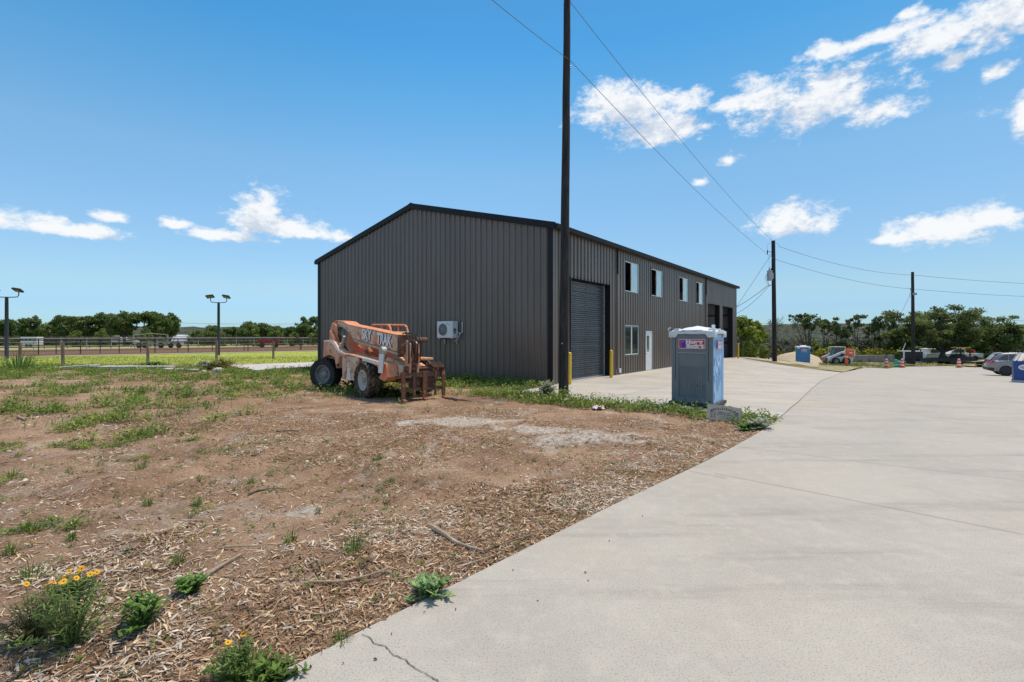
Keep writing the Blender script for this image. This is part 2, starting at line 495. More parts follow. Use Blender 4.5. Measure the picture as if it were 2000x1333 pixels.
def weed_density(X, Y):
    s, d = sd_of(X, Y)
    n1 = fbm(X * .55 + 3, Y * .55, 4); n2 = fbm(X * 1.7 + 31, Y * 1.7 + 7, 3)
    D = np.zeros(np.shape(X))
    strip = ss((s + 4.95 + .5 * (n2 - .5)) / .35) * ss((-3.28 - s) / .1) * ss((d + 1.5) / 2)      # along the apron's edge
    D = np.maximum(D, strip * (.8 + .5 * n1))
    g = ss((s + 3.4 + 2.2 * (n1 - .5) * 2) / 1.2) * ss((-.02 - s) / .15) * ss((.6 - d) / .5) * ss((d + 19) / 2)      # along the gable
    D = np.maximum(D, g * (.6 + .8 * ss((n2 - .3) / .35)) * .95)
    belt = ss((Y - 21.5 - 2 * (n1 - .5) * 2) / 2) * ss((31 - Y) / 3) * ss((-7 - X) / 3)
    D = np.maximum(D, belt * (.05 + .9 * ss((n2 - .45) / .2)))
    tele = np.exp(-(((X + 4.4) / 2.4) ** 2 + ((Y - 17.2) / 2.2) ** 2) ** 2) * .8
    D = np.maximum(D, tele * (.35 + n2))
    left = ss((-X - .8 - .26 * Y) / 3.0) * ss((Y - 3.6) / 1.5)
    n3 = fbm(X * 2.6 + 1, Y * 2.6 + 77, 3)
    thr = .652 - .115 * left - .02 * ss((Y - 9) / 8)
    D = np.maximum(D, ss((n1 * .30 + n2 * .3 + n3 * .4 - thr) / .06) * (.25 + .6 * left) * ss((Y - 3) / 2))
    return np.clip(D, 0, 1)


def chip_density(X, Y):
    n = fbm(X * .5 + 11, Y * .5 + 4, 4); e = dist_poly(EDGE, X, Y, closed=False)
    D = ss((n - .47) / .12) * .8 + .12
    D = np.maximum(D, 1.0 * ss((2.0 - e) / 1.6))
    D = np.maximum(D, .9 * ss((3.7 - Y + 2.2 * (n - .5)) / .6))
    return np.clip(D, 0, 1)


cal_spots = [(925, 824, 1.5, .9), (1130, 858, 1.35, .8), (1060, 842, .9, .5), (815, 828, .6, .3), (1010, 838, .8, .35), (1310, 885, .25, .12), (1245, 868, .5, .2), (590, 1000, .16, .3)]


def caliche(X, Y):
    D = np.zeros(np.shape(X))
    for px, py, a, b in cal_spots:
        x, y = unproj(px, py); D = np.maximum(D, 1 - np.sqrt(((X - x) / a) ** 2 + ((Y - y) / b) ** 2))
    return ss((D + .9 * (fbm(X * 3, Y * 3, 4) - .5) - .05) / .4)


gx = lines(-9.5, 8, .075, 3600); gy = lines(2.2, 13.5, .075, 3600)
gy = gy[gy > -700]
X, Y = np.meshgrid(gx, gy)
Z = zt(X, Y)
near = ss((60 - np.hypot(X, Y)) / 20)
Z += near * ((fbm(X * .5, Y * .5, 4) - .5) * .16 + (fbm(X * 2.6 + 7, Y * 2.6, 4) - .5) * .09 + (fbm(X * 8, Y * 8, 2) - .5) * .035)
rut = np.sin((X * .55 + Y * .95) * 2.1 + 2.2 * fbm(X * .4, Y * .4, 3)); Z += near * .012 * rut * ss((Y - 3) / 2)
RUTS = [[unproj(*p) for p in q] for q in (((300, 1040), (420, 985), (560, 950), (700, 905), (860, 872), (1010, 830)), ((180, 985), (330, 940), (480, 900), (640, 860), (800, 830)), ((620, 1010), (760, 985), (900, 960), (1080, 905)))]
rutd = np.full(X.shape, 9.0)
for q in RUTS:
    d_r = dist_poly(q, X + .25 * (fbm(X * .9, Y * .9, 2) - .5), Y, closed=False); rutd = np.minimum(rutd, d_r)
Z += -.055 * np.exp(-(rutd / .13) ** 2) + .03 * np.exp(-((rutd - .26) / .11) ** 2)
far = ss((np.hypot(X, Y) - 380) / 300); Z += far * 9 * (fbm(X / 24, Y / 24, 2) - .5)
sq, dq = sd_of(X, Y)
allslabs = [road_poly, apron_poly, slab_poly, back_poly]
bld_poly = [xy_of(0, 0), xy_of(30.5, 0), xy_of(30.5, -15.75), xy_of(0, -15.75)]
for P in allslabs + [bld_poly]:
    ins = inside(P, X, Y); dd = dist_poly(P, X, Y); sg = np.where(ins, -dd, dd)
    blend = ss((sg + .02) / .7); base = zt(X, Y)
    Z = np.where(sg < .7, base + (Z - base) * blend - .02, Z)
    Z = np.where(ins & (dd > .05), base - .16, Z)
s_, d_ = sd_of(X, Y)
mx_, my_ = unproj(1098, 778)                            # low mound of earth at the foot of the pole
Z += .16 * np.exp(-(((X - mx_) / .8) ** 2 + ((Y - my_) / .35) ** 2)) * (s_ < -3.35)
V = np.stack([X, Y, Z], -1).reshape(-1, 3).astype(np.float32)
ny, nx = X.shape
i0 = (np.arange(ny - 1)[:, None] * nx + np.arange(nx - 1)[None]).ravel()
idx = np.stack([i0, i0 + 1, i0 + nx + 1, i0 + nx], -1)
gm = bpy.data.meshes.new('ground')
gm.vertices.add(len(V)); gm.vertices.foreach_set('co', V.ravel())
gm.loops.add(len(idx) * 4); gm.loops.foreach_set('vertex_index', idx.ravel().astype(np.int32))
gm.polygons.add(len(idx)); gm.polygons.foreach_set('loop_start', np.arange(0, len(idx) * 4, 4, dtype=np.int32))
msk = np.ones((ny, nx, 4), np.float32)
msk[..., 0] = weed_density(X, Y) * near; msk[..., 1] = np.where(np.hypot(X, Y) < 40, caliche(X, Y), 0)
msk[..., 2] = np.where(Y < 30, chip_density(X, Y), 0); msk[..., 2] *= 1 - .8 * np.exp(-(rutd / .3) ** 2); msk[..., 3] = 1
zone = gm.color_attributes.new('Zone', 'FLOAT_COLOR', 'POINT'); zone.data.foreach_set('color', msk.ravel())
gm.update(calc_edges=True); gm.polygons.foreach_set('use_smooth', np.ones(len(idx), bool))


def ground_mat():
    m = bpy.data.materials.new('dirt_ground'); m.use_nodes = True; nt = m.node_tree; L = nt.links; b = nt.nodes['Principled BSDF']
    b.inputs['Roughness'].default_value = .95; b.inputs['Specular IOR Level'].default_value = .15
    tc = nt.nodes.new('ShaderNodeTexCoord'); a = nt.nodes.new('ShaderNodeVertexColor'); a.layer_name = 'Zone'
    sp = nt.nodes.new('ShaderNodeSeparateColor'); L.new(a.outputs[0], sp.inputs[0])

    def noise(sc_, det=6, rg=.6, st=(1, 1, 1), typ=0):
        mp = nt.nodes.new('ShaderNodeMapping'); mp.inputs['Scale'].default_value = st; L.new(tc.outputs['Object'], mp.inputs[0])
        if typ:
            n = nt.nodes.new('ShaderNodeTexVoronoi'); n.feature = 'F1'; L.new(mp.outputs[0], n.inputs['Vector']); n.inputs['Scale'].default_value = sc_
            return n.outputs['Color'], n.outputs['Distance']
        n = nt.nodes.new('ShaderNodeTexNoise'); L.new(mp.outputs[0], n.inputs['Vector'])
        n.inputs['Scale'].default_value = sc_; n.inputs['Detail'].default_value = det; n.inputs['Roughness'].default_value = rg
        return n.outputs[0]
    dirt = nmix(nt, nramp(nt, noise(.7, 8, .65), .34, .66), (.225, .125, .075), (.47, .305, .195))
    dirt = nmix(nt, nramp(nt, noise(26, 6, .7), .45, .7, 0, .8), dirt, (.54, .41, .29))
    dirt = nmix(nt, nramp(nt, noise(55, 4, .7), .56, .7, 0, .7), dirt, (.085, .05, .035))
    mul = nmix(nt, nramp(nt, noise(1.1, 6, .6), .35, .65), (.19, .095, .048), (.33, .19, .105))
    vc, vd = noise(60, typ=1, st=(1, 2.2, 1))
    vb = nt.nodes.new('ShaderNodeRGBToBW'); L.new(vc, vb.inputs[0]); mul = nmix(nt, .55, mul, nmix(nt, nramp(nt, vb.outputs[0], .2, .8), (.12, .065, .038), (.50, .34, .21)))
    col = nmix(nt, nmath(nt, 'MULTIPLY', sp.outputs[2], .75), dirt, mul)
    cal = nmix(nt, nramp(nt, noise(9, 6, .7), .35, .65), (.42, .36, .30), (.66, .60, .53))
    col = nmix(nt, nmath(nt, 'MULTIPLY', sp.outputs[1], nramp(nt, noise(14, 5, .7), .3, .55)), col, cal)
    gr = nmix(nt, noise(20, 5), (.045, .075, .018), (.11, .15, .04))
    col = nmix(nt, nmath(nt, 'MULTIPLY', sp.outputs[0], nramp(nt, noise(7, 6, .7), .4, .6, .0, .5)), col, gr)
    # beyond the yard: rough pasture, then wooded hills
    sx = nt.nodes.new('ShaderNodeVectorMath'); sx.operation = 'LENGTH'; L.new(tc.outputs['Object'], sx.inputs[0])
    rr = sx.outputs['Value']
    past = nmix(nt, nramp(nt, noise(.25, 7, .7), .35, .65), (.10, .13, .035), (.24, .22, .11))
    col = nmix(nt, nramp(nt, rr, 34, 50), col, past)
    vc2, vd2 = noise(.09, typ=1, st=(1, 1, 2))
    wood = nmix(nt, nramp(nt, vd2, .1, .8), (.075, .085, .045), (.020, .030, .018))
    wood = nmix(nt, nramp(nt, noise(.02, 6, .65), .5, .64), wood, (.12, .105, .08))
    col = nmix(nt, nramp(nt, rr, 120, 240), col, wood)
    L.new(col, b.inputs['Base Color'])
    bp = nt.nodes.new('ShaderNodeBump'); bp.inputs['Strength'].default_value = 1.0; bp.inputs['Distance'].default_value = .045
    L.new(nmath(nt, 'ADD', noise(30, 6, .7), nmath(nt, 'MULTIPLY', noise(110, 3), .4)), bp.inputs['Height']); L.new(bp.outputs[0], b.inputs['Normal'])
    return m


gm.materials.append(ground_mat())
put(bpy.data.objects.new('ground', gm), None, kind='structure')

road = sheet('road', road_poly, 1.2, M_road, thick=.15, edge=.6, kind='structure')
apron = sheet('pavement', apron_poly, 1.0, M_apron, dz=.004, thick=.12, edge=.5, kind='structure')
sheet('concrete_pad', slab_poly, 1.0, M_slab, dz=.07, thick=.25, edge=.4, jit=.04, kind='structure')
sheet('parking_pad', back_poly, 2.0, M_slab, dz=.05, thick=.2, kind='structure')
# arena ground, field and path beyond the wooden fence
FX, FY = .75, .66; P0 = (-47, 45)


def fa(t, o): return (P0[0] + FX * t - FY * o, P0[1] + FY * t + FX * o)


M_field = mat('field_grass', (.27, .33, .055), (.44, .42, .09), .9, .95, c3=(.16, .23, .04), s3=3, t3=(.5, .6), spec=.1, bump=.6, bscale=12, bdist=.03)
M_arena = mat('arena_dirt', (.13, .075, .048), (.19, .115, .075), .6, .95, stretch=(1, 3, 1), c3=(.15, .075, .05), s3=1.5, t3=(.5, .62), spec=.1)
M_path = mat('gravel_path', (.42, .40, .33), (.34, .33, .26), 3, .95, spec=.1)
M_pale = mat('dry_grass', (.36, .34, .17), (.26, .27, .11), .8, .95, spec=.1)
field_poly = [(-75, 30), (-27.6, 29.2), (-18, 33.0), xy_of(6, -16.4), xy_of(40, -16.4), fa(70, -3.4), fa(40, -3.4), fa(0, -3.4), fa(-40, -3.4)]
sheet('field', field_poly, 2.5, M_field, dz=.03, thick=0, kind='structure')
sheet('path', [fa(-45, -4.2), fa(75, -4.2), fa(75, -2.2), fa(-45, -2.2)], 3, M_path, dz=.055, thick=0, kind='structure')
sheet('arena', [fa(-45, -2.2), fa(75, -2.2), fa(70, 24), fa(-60, 24)], 4, M_arena, dz=.08, thick=0, kind='structure')
sheet('meadow', [fa(-70, 24), fa(90, 24), fa(85, 52), fa(-80, 52)], 6, M_pale, dz=.08, thick=0, kind='structure')


M_gravel = mat('tan_gravel', (.46, .38, .27), (.36, .29, .2), 1.2, .95, c3=(.22, .20, .09), s3=.5, t3=(.56, .68), spec=.1)
sheet('gravel_yard', [xy_of(30.9, .2), xy_of(30.9, 8.2), at(1640, 46)[:2], at(1640, 66)[:2], at(1560, 70)[:2], (33, 62), (28, 50)], 1.5, M_gravel, dz=.02, thick=0, kind='structure')


# joints and cracks in the concrete
def strip(name, px, w, parent, dz=.006, jag=0.0, zig=0.12):
    pts = [unproj(*p) for p in px]; pts = resample(pts, zig, closed=False); m = MB(); vs = []
    for i, p in enumerate(pts):
        q = pts[min(i + 1, len(pts) - 1)]; o = pts[max(i - 1, 0)]
        t = Vector((q[0] - o[0], q[1] - o[1])).normalized(); nrm = Vector((-t.y, t.x)); j = random.uniform(-jag, jag)
        ww = w * random.uniform(.5, 1.3) if jag else w
        for sg in (-1, 1):
            x = p[0] + nrm.x * (j + sg * ww / 2); y = p[1] + nrm.y * (j + sg * ww / 2); vs.append((x, y, gz(x, y) + dz))
    m.add(vs, [(2 * i, 2 * i + 1, 2 * i + 3, 2 * i + 2) for i in range(len(pts) - 1)])
    return m.build(name, M_crack, parent)


M_joint = mat('joint', (.20, .18, .155), None, rough=.95)
strip('crack', [(708, 1240), (722, 1247), (730, 1258), (752, 1264), (770, 1281), (790, 1289), (806, 1304), (833, 1318), (858, 1333)], .0055, road, jag=.004, zig=.02)
strip('crack', [(860, 1334), (900, 1352), (960, 1400)], .0055, road, jag=.004, zig=.02)
for px in ([(1395, 925), (1600, 965), (2000, 1045)], [(1440, 873), (1700, 905), (2000, 940)], [(1345, 920), (1352, 922), (1420, 935)],
           [(1545, 800), (1760, 812), (2000, 826)], [(1590, 760), (1780, 766), (2000, 771)]):
    j = strip('joint', px, .007 if px[0][1] > 850 else .014, road); j.data.materials[0] = M_joint
j = strip('joint', edge_px[-1:] + joint_px, .013, apron, dz=.012, jag=.006, zig=.2)
for s0 in (6, 14.5, 23):
    pass


def seam(parent, a, b, w, dz=.012):
    pts = resample([a, b], .5, closed=False); t = Vector((b[0] - a[0], b[1] - a[1])).normalized(); n = Vector((-t.y, t.x)); vs = []
    for p in pts:
        for sg in (-1, 1): x = p[0] + n.x * sg * w / 2; y = p[1] + n.y * sg * w / 2; vs.append((x, y, gz(x, y) + dz))
    m = MB(); m.add(vs, [(2 * i, 2 * i + 1, 2 * i + 3, 2 * i + 2) for i in range(len(pts) - 1)]); m.build('joint', M_joint, parent)


for s0 in (1.5, 6.2, 11, 16, 21, 26): seam(apron, xy_of(s0, .1), xy_of(s0, 6.4 if s0 > 3 else 8), .012)
seam(apron, xy_of(-3.2, 3.6), xy_of(30.5, 3.6), .012)

# ------------------------------------------------------------------ the steel building
BL, BW, EH, RH = 30.4, 15.75, 6.17, 8.12
BA = math.atan2(SY, SX)
bld = thing('steel_building', 'long dark brown ribbed steel building with gable end and front roller doors', 'building', (CX, CY, 0), BA)


def roof_z(y): return EH + (RH - EH) * (1 - abs(y - BW / 2) / (BW / 2))


RIB = .305
prof = [(0, 0), (.075, 0), (.085, .006), (.098, .006), (.108, 0), (.185, 0), (.215, .034), (.25, .034), (.28, 0), (.305, 0)]

prof_f = [(0, 0), (.12, 0), (.138, .055), (.258, .055), (.276, 0), (.305, 0)]


def wall_panel(u0, n, face, holes=(), top=None, mat_=None, name='wall_panel', wav=prof, inward=False, k=1.0):
    """ribbed sheet n ribs wide; face(u, depth, z) -> local point"""
    m = MB()
    us = []
    for i in range(n):
        for a, dpt in wav[:-1]: us.append((u0 + i * RIB + a, dpt * k))
    us.append((u0 + n * RIB, 0))
    for (ua, da), (ub, db) in zip(us[:-1], us[1:]):
        um = (ua + ub) / 2; spans = [(0.02, None)]
        for h0, h1, z0, z1 in holes:
            if h0 < um < h1:
                new = []
                for a, b in spans:
                    if b is not None and b <= z0 or a >= z1: new.append((a, b)); continue
                    if z0 > a: new.append((a, z0))
                    if b is None or b > z1: new.append((z1, b))
                spans = new
        for a, b in spans:
            za = top(ua) if b is None else b; zb = top(ub) if b is None else b
            m.add([face(ua, da, a), face(ub, db, a), face(ub, db, zb), face(ua, da, za)], [(0, 1, 2, 3)])
    out = None; groups = {}
    for i, f in enumerate(m.f):
        zs = sorted(round(m.v[j][2], 3) for j in f); key = round(zs[0], 2); groups.setdefault(key, []).append(i)
    merged = list(groups.values())
    for g_ in merged:
        q = MB(); q.v = m.v; q.f = [m.f[i] for i in g_]; used = sorted({j for f in q.f for j in f}); mp = {j: a for a, j in enumerate(used)}
        q.v = [m.v[j] for j in used]; q.f = [[mp[j] for j in f] for f in q.f]; q.m = [0] * len(q.f)
        me = q.mesh(name, fix=False); me.materials.append(mat_ or M_wall); out = put(bpy.data.objects.new(name, me), bld)
    return out


# openings of the front (s0, s1, z0, z1)
D1 = (1.36, 5.02, .02, 4.27); D2 = (21.3, 24.75, .02, 4.27); D3 = (25.6, 29.05, .02, 4.27)
W = [(6.72, 8.48, 4.12, 5.62), (10.25, 12.05, 4.12, 5.62), (15.0, 16.8, 4.12, 5.62), (18.55, 20.3, 4.12, 5.62), (6.72, 8.48, .93, 2.42)]
PD = (9.42, 10.36, .02, 2.15)
H = [D1, D2, D3, PD] + W
nf = int(BL / RIB) // 3
for i in range(nf + 1):
    u = i * 3 * RIB; n = 3 if u + 3 * RIB < BL else max(1, int((BL - u) / RIB))
    if u >= BL - .1: break
    wall_panel(u, n, lambda a, dd, z: (a, -.03 - dd, z), H, lambda a: EH - .1, wav=prof_f)
for i in range(18):
    u = i * 3 * RIB; n = 3 if u + 3 * RIB <= BW else int((BW - u) / RIB + .01)
    if n < 1: break
    wall_panel(u, n, lambda a, dd, z: (-.03 - dd, a, z), (), lambda a: roof_z(a) - .02, k=1.7)
    o = wall_panel(u, n, lambda a, dd, z: (BL + .03 + dd, a, z), (), lambda a: roof_z(a) - .02)
for i in range(nf): wall_panel(i * 3 * RIB, 3, lambda a, dd, z: (a, BW + .03 + dd, z), (), lambda a: EH - .1)
# corners, eaves, rakes
for x in (-.03, BL + .03):
    for y in (-.03, BW + .03):
        sx_ = -1 if x < 1 else 1; sy_ = -1 if y < 1 else 1; m = MB()
        m.box(min(x, x + sx_ * .045), max(x, x + sx_ * .045), min(y - sy_ * .17, y + sy_ * .045), max(y - sy_ * .17, y + sy_ * .045), 0, EH - .02)
        m.build('corner_trim', M_trim, bld)
        m = MB(); m.box(min(x - sx_ * .14, x - sx_ * .002), max(x - sx_ * .14, x - sx_ * .002), min(y, y + sy_ * .043), max(y, y + sy_ * .043), 0, EH - .02)
        m.build('corner_trim', M_wall, bld)
sl = (RH - EH) / (BW / 2)
for yA, yB in ((-.22, BW / 2), (BW + .22, BW / 2)):
    zA = EH + .06 - abs(yA if yA < 0 else yA - BW) * sl; zB = RH + .06
    m = MB(); m.add([(-.14, yA, zA), (BL + .14, yA, zA), (BL + .14, yB, zB), (-.14, yB, zB)] + [(-.14, yA, zA + .04), (BL + .14, yA, zA + .04), (BL + .14, yB, zB + .04), (-.14, yB, zB + .04)],
                    [(0, 1, 2, 3), (4, 5, 6, 7), (0, 1, 5, 4), (1, 2, 6, 5), (2, 3, 7, 6), (3, 0, 4, 7)])
    for k in range(int(BL / RIB)):
        xx = k * RIB + .1; m.add([(xx, yA, zA + .041), (xx + .05, yA, zA + .041), (xx + .05, yB, zB + .041), (xx, yB, zB + .041)] + [(xx + .012, yA, zA + .07), (xx + .038, yA, zA + .07), (xx + .038, yB, zB + .07), (xx + .012, yB, zB + .07)], [(4, 5, 6, 7), (0, 1, 5, 4), (3, 0, 4, 7), (1, 2, 6, 5)])
    m.build('roof', M_roof, bld)
    for xe in (-.16, BL + .16):
        sgx = -1 if xe < 0 else 1
        m = MB(); m.add([(xe, yA, zA - .17), (xe, yB, zB - .17), (xe, yB, zB + .085), (xe, yA, zA + .085)] + [(xe - sgx * .1, yA, zA - .17), (xe - sgx * .1, yB, zB - .17), (xe - sgx * .1, yB, zB + .085), (xe - sgx * .1, yA, zA + .085)],
                        [(0, 1, 2, 3), (4, 5, 6, 7), (0, 1, 5, 4), (1, 2, 6, 5), (2, 3, 7, 6), (3, 0, 4, 7)])
        m.build('rake_trim', M_trim, bld)
for y, sg in ((-.2, -1), (BW + .2, 1)):
    m = MB(); m.prism([(y, EH - .16), (y + sg * .12, EH - .14), (y + sg * .15, EH + .03), (y, EH + .05)], -.14, BL + .14, 'x'); m.build('gutter', M_trim, bld, bevel=.01)
m = MB(); m.prism([(BW / 2 - .22, RH + .08), (BW / 2, RH + .17), (BW / 2 + .22, RH + .08)], -.17, BL + .17, 'x'); m.build('ridge_cap', M_trim, bld)
m = MB(); m.box(.0, BL, .0, BW, -.2, .012); m.build('floor_slab', M_conc_floor, bld)
m = MB()
m.box(-.05, BL + .03, -.065, -.0, -.2, .018); m.box(-.06, .0, .0, BW, -.2, .03); m.build('footing', M_slab, bld)
# inside lining and frames
m = MB(); m.box(BL - .26, BL - .22, .3, BW - .3, .02, EH - .2); m.box(.22, .26, .3, BW - .3, .02, EH - .2); m.box(.3, BL - .3, BW - .3, BW - .26, .02, EH - .2); m.build('inner_lining', M_inside, bld)
m = MB()
for z in (1.2, 2.4, 3.6, 4.8):
    m.box(BL - .22, BL - .06 - .1, .3, BW - .3, z, z + .2); m.box(BL - .34, BL - .26, .3, BW - .3, z, z + .12); m.box(.3, BL - .4, BW - .4, BW - .31, z, z + .12)
m.build('girts', M_girt, bld)
m = MB(); m.box(.05, BL - .05, .02, .05, 4.9, EH - .1)
m.box(5.3, 21.1, .1, .14, .02, 6.0)
m.build('inner_wall', M_trim, bld) if False else None
for s0 in (21.05, 25.15, 29.3):
    m = MB(); m.box(s0 - .1, s0 + .1, .02, .32, 0, EH - .1); m.build('column', M_girt, bld)
# trims of the openings
for (a, b, z0, z1) in (D1, D2, D3):
    m = MB(); m.box(a - .05, a, -.07, .3, z0, z1 + .05); m.build('jamb', M_trim, bld)
    m = MB(); m.box(b, b + .05, -.07, .3, z0, z1 + .05); m.build('jamb', M_trim, bld)
    m = MB(); m.box(a, b, -.072, .3, z1, z1 + .09); m.build('lintel', M_trim, bld)
# roller door: interlocking horizontal slats
rd = MB(); rd.box(D1[0] + .01, D1[1] - .1, .26, .27, .03, D1[3] - .02); door = rd.build('roller_door', M_door, bld)
nsl = 46; hs = (D1[3] - .1) / nsl
for i in range(nsl):
    z = .07 + i * hs
    if i == 0:
        a, b = D1[0] + .02, D1[1] - .08
        sm = MB(); sm.prism([(.26, 0), (.235, .006), (.212, hs * .35), (.214, hs * .6), (.245, hs * .93), (.26, hs * .96)], a, b, 'x'); slat_me = sm.mesh('slat'); slat_me.materials.append(M_door)
    o = bpy.data.objects.new('slat', slat_me); o.location = (0, random.uniform(-.004, .004), z); o.rotation_euler = (random.uniform(-.05, .05), 0, random.uniform(-.0006, .0006)); put(o, door)
m = MB(); m.box(D1[0] + .02, D1[1] - .08, .2, .26, .02, .075); m.build('bottom_bar', M_galv, door)
m = MB(); m.box(D1[1] - .085, D1[1] - .06, .17, .255, .02, D1[3]); m.build('guide_rail', M_galv, bld)
m = MB(); m.box(D1[1] - .06, D1[1], .2, .3, .02, D1[3]); m.build('guide_rail', M_trim, bld)
# windows
for i, (a, b, z0, z1) in enumerate(W):
    m = MB(); t = .07
    for bx in ((a - t, b + t, z1, z1 + t), (a - t, b + t, z0 - t, z0), (a - t, a, z0, z1), (b, b + t, z0, z1)):
        m.box(bx[0], bx[1], -.085, .02, bx[2], bx[3])
    fr = m.build('window', M_wtrim, bld, bevel=.006)
    m = MB(); q = .04
    for bx in ((a, b, z1 - q, z1), (a, b, z0, z0 + q), (a, a + q, z0 + q, z1 - q), (b - q, b, z0 + q, z1 - q), ((a + b) / 2 - .045, (a + b) / 2 + .035, z0 + q, z1 - q)):
        m.box(bx[0], bx[1], -.05, .0, bx[2], bx[3])
    m.build('window_frame', M_vinyl, fr, bevel=.004)
    c = (a + b) / 2
    m = MB(); m.box(c + .035, b - q, -.028, -.02, z0 + q, z1 - q); m.build('pane', M_glass_refl if i == 4 else M_glass, fr)
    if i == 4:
        m = MB(); m.box(a + q, c - .045, -.02, -.012, z0 + q, z1 - q); m.build('pane', M_glass_refl, fr)
# man door
a, b, z0, z1 = PD
m = MB()
for bx in ((a, a + .04, z0, z1), (b - .04, b, z0, z1), (a + .04, b - .04, z1 - .04, z1)): m.box(bx[0], bx[1], -.07, .06, bx[2], bx[3])
md = m.build('door', M_vinyl, bld, label='white steel pedestrian door with a narrow glass light')
m = MB(); m.box(a + .045, b - .045, -.045, -.005, z0 + .01, 1.02); m.box(a + .045, b - .045, -.045, -.005, 1.9, z1 - .045); m.box(a + .045, a + .2, -.045, -.005, 1.02, 1.9); m.box(b - .34, b - .045, -.045, -.005, 1.02, 1.9)
m.build('door_leaf', M_white, md)
m = MB(); m.box(a + .2, b - .34, -.03, -.02, 1.02, 1.9); m.build('pane', M_glass, md)
m = MB(); m.lathe([(.03, 0), (.03, -.02), (.012, -.025), (.012, -.05), (.028, -.055), (.02, -.08)], (a + .1, -.045, .95), 'y', 10); m.build('handle', M_galv, md)
# downspouts and small fittings
for s0, full in ((5.75, True), (20.85, False)):
    m = MB(); m.box(s0 - .05, s0 + .05, -.15, -.066, 4.85, EH - .12); m.build('downspout', M_trim, bld, bevel=.01)
    m = MB(); m.box(s0 - .05, s0 + .05, -.149, -.067, .3, 4.84); m.build('downspout', M_wall, bld, bevel=.01)
m = MB(); m.box(5.95, 6.15, -.13, -.066, .1, .3); m.build('outlet_box', M_white, bld, bevel=.01)
m = MB(); m.box(12.9, 13.0, -.1, -.066, 2.2, 2.35); m.tube([(12.95, -.1, 2.3), (12.95, -.22, 2.38)], .03, 8); m.build('wall_lamp', M_white, bld)
# bollards
for i, (s0, d0, lb) in enumerate(((.5, .5, 'yellow steel bollard standing closest behind the big utility pole'), (4.4, .42, 'yellow steel bollard at the right jamb of the closed roller door'), (29.35, .45, 'yellow steel bollard at the far corner of the building'))):
    x, y = xy_of(s0, d0)
    m = MB(); m.lathe([(.075, 0), (.075, 1.18), (.068, 1.22), (.045, 1.25), (.0, 1.262)], n=16)
    o = m.build('bollard', M_yellow, None, smooth=True); o.location = (x, y, gz(x, y)); tag(o, lb, 'bollard', 'yellow bollards along the building front')
# air conditioner hung on the gable
ac = thing('air_conditioner', 'white outdoor air conditioner unit bracketed to the dark gable wall', 'air conditioner', (CX, CY, 0), BA)
t0_, t1_, za, zb = 4.82, 5.78, 1.8, 2.54
m = MB(); m.box(-.47, -.13, t0_, t1_, za, zb); m.build('casing', M_white, ac, bevel=.015)
fc = (-.472, t1_ - .37, (za + zb) / 2)
m = MB(); m.lathe([(.30, 0), (.30, -.012), (.27, -.014), (.27, 0)], fc, 'x', 32); m.build('fan_ring', M_white, ac)
M_dk = mat('dark_grille', (.1, .105, .11), None, rough=.6)
m = MB(); m.lathe([(.268, -.002), (.268, -.004)], fc, 'x', 32); m.build('fan_recess', M_dk, ac)
m = MB()
for r_ in (.05, .09, .13, .17, .21, .25):
    m.tube([(fc[0] - .016, fc[1] + r_ * math.cos(q), fc[2] + r_ * math.sin(q)) for q in np.linspace(0, 2 * math.pi, 25)], .004, 4)
for q in np.linspace(0, 2 * math.pi, 13)[:-1]: m.tube([(fc[0] - .017, fc[1] + .02 * math.cos(q), fc[2] + .02 * math.sin(q)), (fc[0] - .017, fc[1] + .27 * math.cos(q), fc[2] + .27 * math.sin(q))], .005, 4)
m.build('fan_grille', M_galv, ac)
M_blue_s = mat('blue_sticker', (.05, .2, .5), None, rough=.4)
m = MB(); m.box(-.474, -.47, t0_ + .3, t0_ + .36, zb - .13, zb - .08); m.box(-.474, -.47, t0_ + .2, t0_ + .24, zb - .18, zb - .12); m.build('badge', M_blue_s, ac)
m = MB(); m.box(-.42, -.3, t0_ - .03, t0_, za + .28, za + .42); m.box(-.4, -.32, t0_ - .06, t0_, za + .2, za + .26); m.tube([(-.36, t0_ - .05, za + .36), (-.36, t0_ - .14, za + .36)], .015, 6); m.build('valve', M_dk, ac)
m = MB(); m.box(-.45, -.05, t0_ + .1, t0_ + .14, za - .06, za - .001); m.box(-.45, -.05, t1_ - .14, t1_ - .1, za - .06, za - .001); m.box(-.1, -.066, t0_ + .1, t0_ + .14, za - .3, za + .3); m.box(-.1, -.066, t1_ - .14, t1_ - .1, za - .3, za + .3); m.build('bracket', M_galv, ac)
m = MB(); m.tube([(-.3, t0_ - .04, za + .24), (-.2, t0_ - .2, za + .2), (-.09, t0_ - .22, za + .25), (-.09, t0_ - .22, za + .7)], .02, 6); m.tube([(-.2, t0_ - .2, za + .2), (-.25, t0_ - .08, za - .05), (-.3, t0_ + .08, za - .16)], .014, 6); m.build('pipe', M_white, ac)

# ------------------------------------------------------------------ poles and wires
M_pole = mat('creosote_wood', (.018, .014, .012), (.042, .032, .026), 9, .8, 0, .9, 22, stretch=(1, 1, .09), c3=(.008, .007, .006), s3=14, t3=(.5, .6), bdist=.02)
M_wire = mat('wire', (.12, .13, .14), None, rough=.5)
M_ins = mat('insulator', (.28, .28, .3), None, rough=.3)
M_blk = mat('black_plastic', (.012, .012, .013), None, rough=.45)


